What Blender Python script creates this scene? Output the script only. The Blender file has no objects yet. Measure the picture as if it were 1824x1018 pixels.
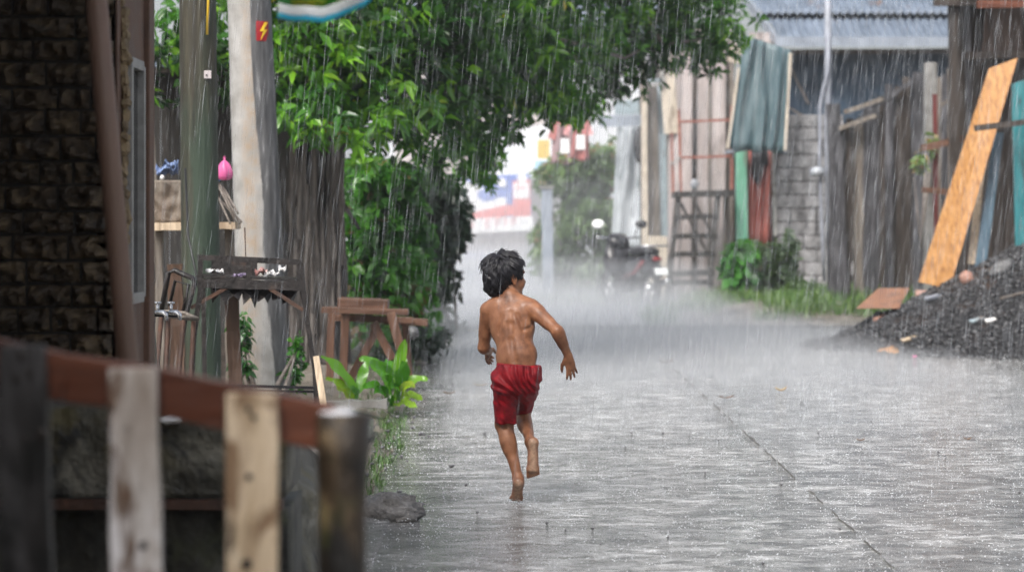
import bpy, math, random
import numpy as np
from mathutils import Vector, Matrix, noise as mnoise
R = math.radians
rng = random.Random(7)
nrng = np.random.default_rng(11)
scene = bpy.context.scene
COL = scene.collection

# ------------------------------------------------------------------ camera figures
FOC = 85.0 / 36.0 * 1824.0     # focal length in photo pixels
EYE = 1.28                     # camera height
HZ = 385.0                     # horizon row in the photo
def P(px, py, Y):
    return Vector(((px - 912.0) * Y / FOC, Y, EYE - (py - HZ) * Y / FOC))
def G(px, Y, z=0.0):
    return Vector(((px - 912.0) * Y / FOC, Y, z))
def W(npx, Y):
    return npx * Y / FOC

# ------------------------------------------------------------------ objects
WORLD_OFF = {}
def tag(o, label=None, cat=None, group=None, kind=None):
    if label: o['label'] = label
    if cat: o['category'] = cat
    if group: o['group'] = group
    if kind: o['kind'] = kind
    return o
def thing(name, loc, label, cat, group=None):
    o = bpy.data.objects.new(name, None)
    o.empty_display_size = 0.1
    COL.objects.link(o)
    o.location = loc
    WORLD_OFF[o.name] = Vector(loc)
    return tag(o, label, cat, group)

class MB:
    """collects shapes in world coordinates, links them as one mesh object"""
    def __init__(s):
        s.v = []; s.f = []; s.mi = []; s.m = 0
    def add(s, vs, fs):
        n = len(s.v)
        s.v.extend([tuple(p) for p in vs])
        for f in fs:
            s.f.append(tuple(i + n for i in f)); s.mi.append(s.m)
        return s
    def box(s, c, size, rot=None):
        hx, hy, hz = size[0] / 2, size[1] / 2, size[2] / 2
        c = Vector(c)
        vs = []
        for x, y, z in ((-1,-1,-1),(1,-1,-1),(1,1,-1),(-1,1,-1),(-1,-1,1),(1,-1,1),(1,1,1),(-1,1,1)):
            p = Vector((x*hx, y*hy, z*hz))
            if rot is not None: p = rot @ p
            vs.append(c + p)
        return s.add(vs, [(0,3,2,1),(4,5,6,7),(0,1,5,4),(1,2,6,5),(2,3,7,6),(3,0,4,7)])
    def board(s, p0, p1, w, t, face=(0,-1,0), n=6, jit=0.004, w1=None, cut0=0.0, cut1=0.0):
        """rough plank from p0 to p1; 'face' is the way its broad side looks"""
        p0 = Vector(p0); p1 = Vector(p1); d = (p1 - p0).normalized()
        fc = Vector(face); fc = (fc - d * fc.dot(d)).normalized()
        sd = d.cross(fc).normalized()
        vs = []; w1 = w if w1 is None else w1
        for i in range(n + 1):
            a = i / n
            c = p0.lerp(p1, a); ww = w + (w1 - w) * a
            jl = rng.uniform(-jit, jit); jr = rng.uniform(-jit, jit); jt = rng.uniform(-jit, jit) * .5
            sl = cut0 * (1 - a) + cut1 * a if i in (0, n) else 0
            vs += [c - sd*(ww/2 + jl) - fc*t/2 - d*sl, c + sd*(ww/2 + jr) - fc*t/2 + d*sl,
                   c + sd*(ww/2 + jr) + fc*(t/2 + jt) + d*sl, c - sd*(ww/2 + jl) + fc*(t/2 + jt) - d*sl]
        fs = [(0,1,2,3), (4*n+3,4*n+2,4*n+1,4*n)]
        for i in range(n):
            for k in range(4):
                a = 4*i + k; b = 4*i + (k+1) % 4
                fs.append((a, a+4, b+4, b))
        return s.add(vs, fs)
    def tube(s, pts, r, n=8, jit=0.0, cap=True):
        pts = [Vector(p) for p in pts]
        rs = r if isinstance(r, (list, tuple)) else [r] * len(pts)
        vs = []; fs = []
        u = None
        for i, p in enumerate(pts):
            d = (pts[min(i+1, len(pts)-1)] - pts[max(i-1, 0)]).normalized()
            if u is None:
                u = d.orthogonal().normalized()
            u = (u - d * u.dot(d))
            u = u.normalized() if u.length > 1e-6 else d.orthogonal().normalized()
            v = d.cross(u)
            for k in range(n):
                a = 2 * math.pi * k / n
                rr = rs[i] * (1 + rng.uniform(-jit, jit))
                vs.append(p + u * math.cos(a) * rr + v * math.sin(a) * rr)
        for i in range(len(pts) - 1):
            for k in range(n):
                a = i*n + k; b = i*n + (k+1) % n
                fs.append((a, b, b+n, a+n))
        if cap:
            fs.append(tuple(range(n-1, -1, -1)))
            fs.append(tuple(range((len(pts)-1)*n, len(pts)*n)))
        return s.add(vs, fs)
    def prism(s, poly, ext):
        poly = [Vector(p) for p in poly]; ext = Vector(ext); n = len(poly)
        vs = poly + [p + ext for p in poly]
        fs = [tuple(range(n)), tuple(range(2*n-1, n-1, -1))]
        for k in range(n):
            b = (k+1) % n
            fs.append((b, k, k+n, b+n))
        return s.add(vs, fs)
    def sheet(s, fn, nu, nv, thick, tdir):
        """solid sheet: fn(u,v) -> point, thickened along tdir"""
        tdir = Vector(tdir).normalized() * thick
        vs = []
        for j in range(nv + 1):
            for i in range(nu + 1):
                vs.append(Vector(fn(i/nu, j/nv)))
        N = len(vs)
        vs = vs + [p + tdir for p in vs]
        fs = []
        w = nu + 1
        for j in range(nv):
            for i in range(nu):
                a = j*w + i
                fs.append((a, a+1, a+1+w, a+w))
                fs.append((N+a, N+a+w, N+a+1+w, N+a+1))
        for i in range(nu):
            a = i; fs.append((a+1, a, N+a, N+a+1))
            a = nv*w + i; fs.append((a, a+1, N+a+1, N+a))
        for j in range(nv):
            a = j*w; fs.append((a, a+w, N+a+w, N+a))
            a = j*w + nu; fs.append((a+w, a, N+a, N+a+w))
        return s.add(vs, fs)
    def blob(s, c, rad, nu=14, nv=9, amp=0.12, freq=3.0, rot=None, seed=0):
        c = Vector(c); vs = []; fs = []
        for j in range(nv + 1):
            th = math.pi * j / nv
            for i in range(nu):
                ph = 2 * math.pi * i / nu
                d = Vector((math.sin(th)*math.cos(ph), math.sin(th)*math.sin(ph), math.cos(th)))
                k = 1 + amp * mnoise.noise(d * freq + Vector((seed, seed*1.7, -seed)))
                p = Vector((d.x*rad[0]*k, d.y*rad[1]*k, d.z*rad[2]*k))
                if rot is not None: p = rot @ p
                vs.append(c + p)
        for j in range(nv):
            for i in range(nu):
                a = j*nu + i; b = j*nu + (i+1) % nu
                fs.append((a, a+nu, b+nu, b))
        return s.add(vs, fs)
    def crumple(s, c, w, d, h, seed=0, n=12, amp=1.0):
        c = Vector(c)
        def fn(u, v):
            x = (u-.5)*w; y = (v-.5)*d; q = Vector((u*3.1, v*3.1, seed*3.7))
            k = mnoise.noise(q)*.9 + .5*abs(mnoise.noise(q*2.3)) ; sh = 1 - .35*mnoise.noise(Vector((u*2, v*2, seed+20.)))
            return c + Vector((x*sh, y*sh + .3*d*mnoise.noise(q*1.7), h*.5*(1+amp*k)))
        return s.sheet(fn, n, n, .0025, (0,0,-1))
    def build(s, name, mat, parent=None, smooth=False, bevel=0.0, loc=None):
        off = Vector((0,0,0))
        if parent is not None: off = WORLD_OFF[parent.name]
        elif loc is not None: off = Vector(loc)
        me = bpy.data.meshes.new(name)
        me.from_pydata([(x-off.x, y-off.y, z-off.z) for x, y, z in s.v], [], s.f)
        for m in (mat if isinstance(mat, (list, tuple)) else [mat]):
            me.materials.append(m)
        if s.m: me.polygons.foreach_set('material_index', s.mi)
        if smooth: me.polygons.foreach_set('use_smooth', [True] * len(me.polygons))
        me.update()
        o = bpy.data.objects.new(name, me)
        COL.objects.link(o)
        if parent is not None: o.parent = parent
        else: o.location = off
        WORLD_OFF[o.name] = off
        if bevel:
            b = o.modifiers.new('bevel', 'BEVEL'); b.width = bevel; b.segments = 2
            b.limit_method = 'ANGLE'; b.angle_limit = R(40)
        return o

def np_mesh(name, V, F, mat, parent=None, loc=None, attrs=None, smooth=False):
    """fast mesh of equal-sized faces from numpy arrays (world coordinates)"""
    off = Vector((0,0,0))
    if parent is not None: off = WORLD_OFF[parent.name]
    elif loc is not None: off = Vector(loc)
    V = np.asarray(V, dtype=np.float32) - np.array(off, dtype=np.float32)
    F = np.asarray(F, dtype=np.int32); k = F.shape[1]
    me = bpy.data.meshes.new(name)
    me.vertices.add(len(V)); me.vertices.foreach_set('co', V.ravel())
    me.loops.add(F.size); me.loops.foreach_set('vertex_index', F.ravel())
    me.polygons.add(len(F))
    me.polygons.foreach_set('loop_start', np.arange(0, F.size, k, dtype=np.int32))
    if smooth: me.polygons.foreach_set('use_smooth', np.ones(len(F), dtype=bool))
    if attrs:
        for an, av in attrs.items():
            a = me.attributes.new(an, 'FLOAT', 'POINT')
            a.data.foreach_set('value', np.asarray(av, dtype=np.float32))
    me.materials.append(mat)
    me.update(calc_edges=True); me.validate()
    o = bpy.data.objects.new(name, me)
    COL.objects.link(o)
    if parent is not None: o.parent = parent
    else: o.location = off
    WORLD_OFF[o.name] = off
    return o

# ------------------------------------------------------------------ materials
class NT:
    def __init__(s, name):
        s.mat = bpy.data.materials.new(name); s.mat.use_nodes = True
        s.t = s.mat.node_tree; s.t.nodes.clear()
        s.out = s.t.nodes.new('ShaderNodeOutputMaterial')
    def n(s, kind, **kw):
        nd = s.t.nodes.new(kind)
        for k, v in kw.items():
            if k in nd.inputs.keys() if hasattr(nd.inputs, 'keys') else False:
                nd.inputs[k].default_value = v
            else:
                setattr(nd, k, v)
        return nd
    def l(s, a, b): s.t.links.new(a, b)
def _c(c): return (c[0], c[1], c[2], 1.0)

def noise_node(nt, vec, scale, detail=4, rough=.6, distort=0.0):
    n = nt.t.nodes.new('ShaderNodeTexNoise')
    n.inputs['Scale'].default_value = scale; n.inputs['Detail'].default_value = detail
    n.inputs['Roughness'].default_value = rough; n.inputs['Distortion'].default_value = distort
    nt.l(vec, n.inputs['Vector'])
    return n
def ramp_node(nt, fac, stops):
    r = nt.t.nodes.new('ShaderNodeValToRGB'); e = r.color_ramp.elements
    while len(e) < len(stops): e.new(0.5)
    for i, (p, c) in enumerate(stops):
        e[i].position = p; e[i].color = _c(c) if not isinstance(c, (int, float)) else (c, c, c, 1)
    nt.l(fac, r.inputs['Fac'])
    return r
def mix_node(nt, fac, a, b, blend='MIX'):
    m = nt.t.nodes.new('ShaderNodeMix'); m.data_type = 'RGBA'; m.blend_type = blend
    if isinstance(fac, (int, float)): m.inputs[0].default_value = fac
    else: nt.l(fac, m.inputs[0])
    for k, x in ((6, a), (7, b)):
        if isinstance(x, (tuple, list)): m.inputs[k].default_value = _c(x)
        else: nt.l(x, m.inputs[k])
    return m.outputs[2]

def surf(name, stops, scale=(1,1,1), nscale=4.0, detail=6, rough=(.35,.6), bump=.3, bdist=.01, bscale=30.0,
         overlays=(), metallic=0.0, spec=.5, rot=(0,0,0), coat=0.0, sheen=0.0, bstretch=None):
    """base colour from stretched noise, spots/stains over it, roughness and bump of their own.
    overlays: (colour, scale, lo, hi, (sx,sy,sz))"""
    nt = NT(name)
    tc = nt.t.nodes.new('ShaderNodeTexCoord')
    mp = nt.t.nodes.new('ShaderNodeMapping'); nt.l(tc.outputs['Object'], mp.inputs['Vector'])
    mp.inputs['Scale'].default_value = scale; mp.inputs['Rotation'].default_value = rot
    n1 = noise_node(nt, mp.outputs[0], nscale, detail, .62, .3)
    col = ramp_node(nt, n1.outputs['Fac'], stops).outputs[0]
    for (oc, os, lo, hi, st) in overlays:
        m2 = nt.t.nodes.new('ShaderNodeMapping'); nt.l(tc.outputs['Object'], m2.inputs['Vector'])
        m2.inputs['Scale'].default_value = st; m2.inputs['Location'].default_value = (os, os*1.3, oc[0]*9)
        n2 = noise_node(nt, m2.outputs[0], os, 5, .6, .5)
        k = ramp_node(nt, n2.outputs['Fac'], [(lo, 0.0), (hi, 1.0)]).outputs[0]
        col = mix_node(nt, k, col, oc)
    b = nt.t.nodes.new('ShaderNodeBsdfPrincipled')
    nt.l(col, b.inputs['Base Color'])
    b.inputs['Metallic'].default_value = metallic
    b.inputs['Specular IOR Level'].default_value = spec
    b.inputs['Coat Weight'].default_value = coat
    b.inputs['Coat Roughness'].default_value = .15
    b.inputs['Sheen Weight'].default_value = sheen
    rr = ramp_node(nt, n1.outputs['Fac'], [(.3, rough[0]), (.7, rough[1])])
    nt.l(rr.outputs[0], b.inputs['Roughness'])
    if bump:
        if bstretch is not None:
            m3 = nt.t.nodes.new('ShaderNodeMapping'); nt.l(tc.outputs['Object'], m3.inputs['Vector'])
            m3.inputs['Scale'].default_value = bstretch
            vec = m3.outputs[0]
        else: vec = mp.outputs[0]
        n3 = noise_node(nt, vec, bscale, 5, .65)
        bp = nt.t.nodes.new('ShaderNodeBump'); bp.inputs['Strength'].default_value = bump
        bp.inputs['Distance'].default_value = bdist
        nt.l(n3.outputs['Fac'], bp.inputs['Height']); nt.l(bp.outputs[0], b.inputs['Normal'])
    nt.l(b.outputs[0], nt.out.inputs['Surface'])
    return nt.mat

GRAIN = {'z': (1,1,.06), 'x': (.06,1,1), 'y': (1,.06,1)}
def wood(name, dark, mid, light, axis='z', k=28.0, stain=None, rough=(.35,.65), bump=.5, moss=None, rot=(0,0,0), sc=1.0):
    g = tuple(v*sc for v in GRAIN[axis])
    ov = []
    if stain: ov.append((stain, 3.0, .5, .72, tuple(.4*v+.6*w for v, w in zip(g, (1,1,1)))))
    if moss: ov.append((moss, 5.0, .55, .7, (1,1,1)))
    return surf(name, [(.28, dark), (.5, mid), (.72, light)], scale=g, nscale=k, detail=6, rough=rough, bump=bump,
                bdist=.006, bscale=k*2.2, overlays=ov, rot=rot)

def leaf_mat(name, stops, rough=.38, trans=.35, gain=1.6):
    """leaf colour from a per-leaf random value"""
    nt = NT(name)
    at = nt.t.nodes.new('ShaderNodeAttribute'); at.attribute_name = 'rnd'
    col = ramp_node(nt, at.outputs['Fac'], stops).outputs[0]
    b = nt.t.nodes.new('ShaderNodeBsdfPrincipled')
    nt.l(col, b.inputs['Base Color']); b.inputs['Roughness'].default_value = rough
    b.inputs['Specular IOR Level'].default_value = .5
    tr = nt.t.nodes.new('ShaderNodeBsdfTranslucent')
    tcol = mix_node(nt, 1.0, col, (gain, gain*1.05, gain*.5), 'MULTIPLY')
    nt.l(tcol, tr.inputs['Color'])
    mx = nt.t.nodes.new('ShaderNodeMixShader'); mx.inputs[0].default_value = trans
    nt.l(b.outputs[0], mx.inputs[1]); nt.l(tr.outputs[0], mx.inputs[2])
    nt.l(mx.outputs[0], nt.out.inputs['Surface'])
    return nt.mat
def plain(name, col, rough=.4, metallic=0.0, spec=.5, emit=None, strength=0.0):
    return surf(name, [(.35, tuple(c*.86 for c in col)), (.65, tuple(min(1, c*1.1) for c in col))], nscale=6.0, rough=(rough*.8, min(1, rough*1.2)),
                bump=.12, bscale=40, metallic=metallic, spec=spec)
SKY, SUNE, EXPO = .085, 1.5, 1.42
HAZE = .0009
# height, near end, right end, density
MIST = [(.09, 14.0, 4.0, .14), (.18, 17, 3.4, .15), (.38, 21, 2.6, .12), (.7, 27, 2.4, .055), (1.8, 33, 3.0, .016), (4.6, 33.5, 2.3, .026)]
RAIN_ALPHA = .26
# ------------------------------------------------------------------ materials
M = {}
M['shaded_picket'] = wood('weathered picket wood with shade in colour', (.035,.030,.028), (.085,.075,.07), (.16,.145,.138), stain=(.025,.02,.017), rough=(.4,.7), k=14)
M['grey_wood']  = wood('weathered grey wood', (.05,.042,.035), (.14,.12,.10), (.28,.25,.22), stain=(.09,.07,.055), rough=(.4,.7))
M['pale_wood']  = wood('pale picket wood', (.22,.16,.11), (.46,.36,.25), (.66,.54,.41), stain=(.20,.13,.085), rough=(.35,.6))
M['white_wood'] = wood('whitewashed picket wood', (.22,.18,.155), (.46,.41,.37), (.72,.68,.65), stain=(.16,.11,.085), rough=(.35,.6), k=14)
M['red_wood']   = wood('reddish rail wood', (.035,.009,.004), (.09,.025,.010), (.165,.050,.021), axis='x', rough=(.3,.55))
M['brown_wood'] = wood('brown wet wood', (.03,.017,.011), (.07,.040,.026), (.13,.078,.054), rough=(.3,.55))
M['brown_wood_x'] = wood('brown wet timber', (.045,.022,.014), (.105,.052,.032), (.20,.105,.068), axis='x', rough=(.3,.55))
M['dark_wood']  = wood('dark shed wood', (.012,.009,.007), (.03,.022,.017), (.06,.045,.035), rough=(.4,.7))
M['dark_wood_x'] = wood('dark beam wood', (.015,.011,.008), (.035,.025,.02), (.065,.05,.04), axis='x', rough=(.4,.7))
M['black_wood'] = wood('near black shack wood', (.004,.0035,.003), (.012,.010,.008), (.028,.022,.018), rough=(.5,.8))  # near black: shade behind the posts put into the shack wood colour
M['dark_red'] = plain('dark red slat', (.11,.022,.02), .5)
M['fence_wood'] = wood('old fence wood', (.012,.011,.013), (.042,.041,.046), (.14,.138,.15), stain=(.008,.008,.009), rough=(.35,.65))
M['moss_log']   = surf('mossy rotten log', [(.36,(.006,.004,.0025)),(.52,(.04,.025,.012)),(.68,(.24,.17,.09))], scale=(1,1,.6), nscale=11, rough=(.4,.7), bump=.7, bscale=40,
                       overlays=[((.005,.004,.003), 9, .42, .54, (1,1,.6)), ((.07,.08,.02), 9, .55, .72, (1,1,1))])
M['wet_sheen_top']    = surf('wet log end with sky sheen in colour', [(.3,(.62,.61,.64)),(.7,(.85,.85,.88))], nscale=30, rough=(.12,.3), bump=.3)  # pale base: sky sheen of the wet log end put into the colour
M['plywood']    = surf('orange plywood', [(.28,(.18,.070,.016)),(.48,(.37,.170,.044)),(.72,(.53,.285,.10))], scale=(1,1,.12), nscale=34, rough=(.3,.5), bump=.35, bdist=.004, bscale=60,
                       overlays=[((.28,.12,.035), 18, .6, .72, (1,1,.25))], rot=(0,R(-17),0))
M['board_brown'] = surf('wet brown board', [(.3,(.20,.08,.035)),(.7,(.36,.17,.08))], nscale=9, rough=(.25,.45), bump=.2, overlays=[((.09,.04,.02), 5, .55, .7, (1,1,1))])
M['green_post'] = surf('algae covered wooden post', [(.28,(.010,.008,.005)),(.5,(.032,.028,.016)),(.72,(.075,.066,.04))], scale=(1,1,.05), nscale=26, rough=(.4,.65), bump=.8, bscale=50,
                       overlays=[((.028,.046,.030), 3.2, .46, .62, (1.0,.2,.16)), ((.010,.009,.007), 20, .64, .7, (1,1,.3))])
M['bark'] = surf('wet fissured bark', [(.3,(.008,.007,.006)),(.5,(.05,.041,.036)),(.68,(.20,.18,.165))], scale=(1,1,.05), nscale=26, detail=8, rough=(.35,.65), bump=1.0, bdist=.03, bscale=24,
                 overlays=[((.008,.007,.007), 7, .54, .62, (1,1,.12)), ((.28,.26,.25), 18, .66, .74, (1,1,.1))])
M['twig'] = surf('grey twig bark', [(.3,(.07,.055,.045)),(.7,(.22,.19,.165))], nscale=20, rough=(.4,.7), bump=.4)
M['concrete'] = surf('rough concrete', [(.3,(.12,.117,.11)),(.7,(.27,.265,.255))], nscale=5, rough=(.35,.6), bump=.5, bscale=60, overlays=[((.10,.095,.085), 3, .52, .7, (1,1,.4))])
M['concrete_dark'] = surf('mossy dark concrete', [(.3,(.014,.013,.010)),(.5,(.045,.043,.032)),(.72,(.13,.125,.10))], nscale=9, detail=8, rough=(.4,.7), bump=.9, bdist=.02, bscale=26,
                          overlays=[((.012,.011,.008), 6, .5, .62, (1,1,.8)), ((.055,.06,.022), 4, .56, .7, (1,1,1))])
M['stone'] = surf('split stone cladding', [(.28,(.014,.008,.004)),(.5,(.05,.032,.015)),(.72,(.15,.105,.055))], nscale=14, detail=8, rough=(.45,.75), bump=.9, bdist=.015, bscale=36,
                  overlays=[((.03,.021,.012), 9, .54, .68, (1,1,1))])
M['mortar'] = plain('dark mortar', (.02,.016,.012), .8)
M['plaster'] = surf('pinkish plaster', [(.3,(.08,.042,.026)),(.7,(.16,.088,.058))], nscale=12, rough=(.5,.8), bump=.4, bscale=120)
M['crumble'] = surf('crumbling mortar edge', [(.3,(.10,.065,.03)),(.7,(.38,.28,.16))], nscale=22, detail=8, rough=(.6,.85), bump=1.0, bdist=.02, bscale=40)
M['pvc'] = surf('dull tan pole', [(.3,(.11,.066,.046)),(.7,(.18,.11,.08))], scale=(1,1,.2), nscale=6, rough=(.4,.6), bump=.15, bscale=80)
M['white_paint'] = surf('flaking white paint', [(.3,(.20,.195,.185)),(.7,(.36,.355,.34))], nscale=14, rough=(.35,.55), bump=.4, bscale=60, overlays=[((.10,.08,.06), 12, .6, .68, (1,1,.5))])
M['rust'] = surf('flaking rust', [(.3,(.022,.010,.006)),(.6,(.065,.028,.015)),(.8,(.14,.06,.03))], nscale=16, detail=8, rough=(.5,.8), bump=.7, bscale=50)
M['dark_steel'] = surf('dark rusty steel', [(.3,(.006,.0055,.006)),(.6,(.018,.014,.013)),(.8,(.06,.032,.02))], nscale=14, detail=8, rough=(.25,.5), bump=.5, bscale=50)
M['black_pipe'] = plain('black pipe', (.012,.012,.014), .3)
M['chrome'] = plain('dull chrome', (.55,.56,.58), .2, metallic=.9)
M['roof_tin'] = surf('corrugated roof tin', [(.3,(.065,.085,.115)),(.7,(.15,.185,.24))], scale=(1,.3,1), nscale=3.0, rough=(.5,.7), bump=.15, metallic=.0,
                     overlays=[((.13,.075,.05), 2.2, .62, .75, (1,.5,1))])
M['flashing'] = surf('pale tin flashing', [(.3,(.22,.25,.30)),(.7,(.34,.38,.44))], nscale=4, rough=(.25,.4), bump=.1, metallic=.3)
M['tin_blue'] = surf('blue grey tin sheet', [(.3,(.17,.22,.25)),(.7,(.32,.39,.42))], nscale=4, rough=(.3,.5), bump=.2, overlays=[((.14,.10,.08), 3, .6, .72, (1,1,.4))])
M['teal_sheet'] = surf('teal plastic sheet', [(.3,(.08,.15,.18)),(.55,(.18,.265,.29)),(.75,(.36,.43,.45))], scale=(1,1,.12), nscale=8, rough=(.25,.45), bump=.3, bscale=20)
M['blue_net'] = surf('dark blue netting', [(.3,(.012,.025,.045)),(.7,(.05,.085,.13))], nscale=3, rough=(.5,.7), bump=.3, bscale=200)
M['ply_wall'] = surf('weathered plywood wall', [(.3,(.27,.235,.225)),(.55,(.40,.355,.345)),(.75,(.50,.46,.45))], scale=(1,1,.15), nscale=6, rough=(.4,.6), bump=.2, overlays=[((.12,.10,.095), 2.5, .58, .72, (1,1,.2))])
M['beige_board'] = surf('beige fibre board', [(.3,(.38,.33,.26)),(.7,(.54,.48,.40))], nscale=5, rough=(.4,.6), bump=.2, overlays=[((.2,.16,.12), 4, .6, .72, (1,1,.3))])
M['green_paint'] = surf('mint green paint', [(.3,(.14,.40,.27)),(.7,(.24,.54,.39))], scale=(1,1,.3), nscale=8, rough=(.3,.5), bump=.2, overlays=[((.20,.22,.17), 6, .6, .72, (1,1,.2))])
M['red_cloth'] = surf('faded red curtain', [(.3,(.22,.06,.05)),(.7,(.42,.14,.11))], scale=(1,1,.1), nscale=10, rough=(.5,.7), bump=.3, bscale=100)
M['black_cloth'] = plain('black cloth', (.012,.012,.015), .6)
M['red_tube'] = surf('rusty red pipe', [(.3,(.16,.05,.035)),(.7,(.30,.12,.09))], nscale=12, rough=(.4,.6), bump=.3)
M['block'] = surf('grey hollow block', [(.3,(.12,.118,.12)),(.55,(.28,.275,.28)),(.75,(.46,.455,.46))], nscale=7, detail=8, rough=(.45,.7), bump=.7, bscale=60, overlays=[((.06,.058,.06), 3.2, .5, .66, (1,1,.7))])
M['grey_pipe'] = surf('grey steel pipe', [(.3,(.16,.17,.20)),(.7,(.30,.32,.37))], nscale=7, rough=(.3,.5), bump=.2)
M['glass_white'] = plain('meter glass', (.34,.36,.39), .2)
M['teal_paint'] = surf('turquoise painted plank', [(.3,(.012,.10,.115)),(.7,(.028,.20,.22))], scale=(1,1,.15), nscale=16, rough=(.3,.5), bump=.4, overlays=[((.02,.03,.035), 7, .58, .66, (1,1,.2))])
M['blue_paint'] = surf('dark blue painted plank', [(.3,(.018,.045,.07)),(.7,(.05,.10,.14))], scale=(1,1,.15), nscale=16, rough=(.3,.5), bump=.4)
M['gravel'] = surf('dark wet gravel', [(.3,(.006,.006,.007)),(.6,(.015,.015,.017)),(.8,(.035,.034,.037))], nscale=30, rough=(.4,.65), bump=1.0, bdist=.03, bscale=45,
                   overlays=[((.055,.030,.018), 1.3, .52, .66, (1,1,1))])
M['stone_grey'] = surf('wet grey rock', [(.3,(.05,.05,.052)),(.6,(.13,.13,.135)),(.8,(.28,.28,.29))], nscale=9, detail=8, rough=(.2,.45), bump=.9, bdist=.02, bscale=22)
M['brick_bit'] = surf('broken brick', [(.3,(.24,.11,.08)),(.7,(.46,.28,.22))], nscale=14, rough=(.4,.7), bump=.5)
M['sack'] = surf('stained cloth sack', [(.3,(.09,.07,.055)),(.7,(.24,.205,.165))], nscale=6, rough=(.6,.8), bump=.5, bscale=90, overlays=[((.10,.07,.05), 4, .5, .65, (1,1,1))])
M['pink'] = plain('pink plastic bag', (.55,.10,.27), .4)
M['blue_plastic'] = plain('blue plastic', (.06,.17,.45), .35)
M['blue_faded'] = plain('faded blue cloth', (.14,.20,.36), .7)
M['white_plastic'] = plain('white plastic scrap', (.74,.73,.72), .35)
M['pink_plastic'] = plain('pinkish plastic scrap', (.62,.36,.33), .4)
M['lilac_plastic'] = plain('lilac plastic scrap', (.30,.24,.36), .4)
M['yellow_leaf'] = plain('yellow fallen leaf', (.60,.36,.05), .35)
M['brown_leaf'] = plain('brown fallen leaf', (.16,.085,.04), .4)
M['sign_red'] = plain('warning plate red', (.33,.015,.02), .35)
M['sign_yellow'] = plain('warning plate yellow', (.75,.52,.03), .35)
M['cable_yellow'] = plain('yellow cable', (.55,.36,.03), .4)
M['cable_black'] = plain('black cable', (.01,.01,.012), .45)
M['tarp_cyan'] = plain('printed cyan band', (.06,.55,.72), .3)
M['tarp_white'] = plain('printed white band', (.90,.92,.92), .3)
M['tarp_green'] = surf('printed lime and yellow pattern', [(.40,(.10,.42,.08)),(.5,(.62,.62,.08)),(.6,(.16,.55,.20))], nscale=18, detail=1, rough=(.3,.4), bump=0)
M['shop_blue'] = plain('banner blue', (.05,.13,.50), .4)
M['shop_white'] = plain('banner white', (.82,.82,.82), .4)
M['shop_red'] = plain('banner red', (.66,.09,.06), .4)
M['shop_pink'] = plain('banner pale red', (.74,.36,.36), .4)
M['shop_wall'] = surf('beige shop wall', [(.3,(.40,.33,.29)),(.7,(.54,.46,.41))], nscale=2, rough=(.5,.7), bump=.1)
M['shop_pale'] = surf('pale awning cloth', [(.3,(.52,.54,.56)),(.7,(.70,.72,.74))], nscale=2, rough=(.4,.6), bump=.1)
M['cream'] = plain('cream ledge', (.66,.60,.48), .5)
M['violet_ink'] = plain('violet sign ink', (.12,.11,.42), .5)
M['sky_blue_paint'] = plain('light blue board', (.32,.52,.70), .5)
M['yellow_board'] = plain('ochre board', (.62,.44,.10), .5)
M['shirt_red'] = plain('red and white shirt cloth', (.38,.13,.12), .7)
M['shirt_plum'] = plain('faded plum shirt cloth', (.27,.17,.175), .7)
M['black_plastic'] = plain('black moulded plastic', (.014,.014,.017), .25)
M['bike_red'] = plain('red bike fairing', (.13,.010,.012), .2)
M['bike_lens'] = plain('red tail lens', (.16,.01,.01), .2)
M['tyre'] = plain('black tyre rubber', (.014,.014,.014), .6)
M['mirror'] = plain('sky white mirror glass', (.92,.93,.95), .12, metallic=.0)  # white base: the sky reflection put into the colour
M['plate'] = plain('pale number plate', (.72,.74,.74), .35)
M['tarp_pale'] = surf('pale plastic tarpaulin', [(.3,(.50,.54,.57)),(.7,(.74,.77,.80))], scale=(1,1,.3), nscale=4, rough=(.2,.4), bump=.4, bscale=8, overlays=[((.25,.30,.32), 4, .56, .7, (1,1,.4))])
G_DARK = [(0,(.010,.028,.010)),(.30,(.024,.080,.018)),(.55,(.055,.18,.024)),(.80,(.13,.32,.028)),(.92,(.20,.42,.030)),(.985,(.27,.45,.04)),(1.0,(.50,.38,.03))]
M['leaf_tree'] = leaf_mat('mango leaves', G_DARK, .26)
M['leaf_far'] = leaf_mat('creeper leaves', [(0,(.03,.05,.028)),(.4,(.07,.12,.05)),(.75,(.14,.23,.08)),(.93,(.15,.24,.06)),(.98,(.20,.28,.07)),(1.0,(.34,.22,.12))], .3)
M['leaf_hedge'] = leaf_mat('hedge leaves', [(0,(.012,.038,.014)),(.4,(.032,.11,.028)),(.75,(.07,.23,.035)),(.92,(.11,.32,.035)),(.975,(.16,.38,.05)),(.985,(.20,.12,.07)),(1.0,(.32,.22,.14))], .3)
M['leaf_dark'] = leaf_mat('dark bush leaves', [(0,(.006,.014,.009)),(.5,(.012,.030,.016)),(.85,(.025,.055,.028)),(1.0,(.06,.10,.06))], .3)
M['leaf_broad'] = leaf_mat('broad ginger leaves', [(0,(.03,.12,.015)),(.5,(.07,.23,.022)),(.85,(.16,.35,.03)),(1.0,(.30,.36,.05))], .22, .4)
M['grass'] = leaf_mat('grass blades', [(0,(.025,.065,.016)),(.5,(.065,.14,.03)),(.85,(.13,.22,.055)),(1.0,(.28,.26,.12))], .35, .3)

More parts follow.
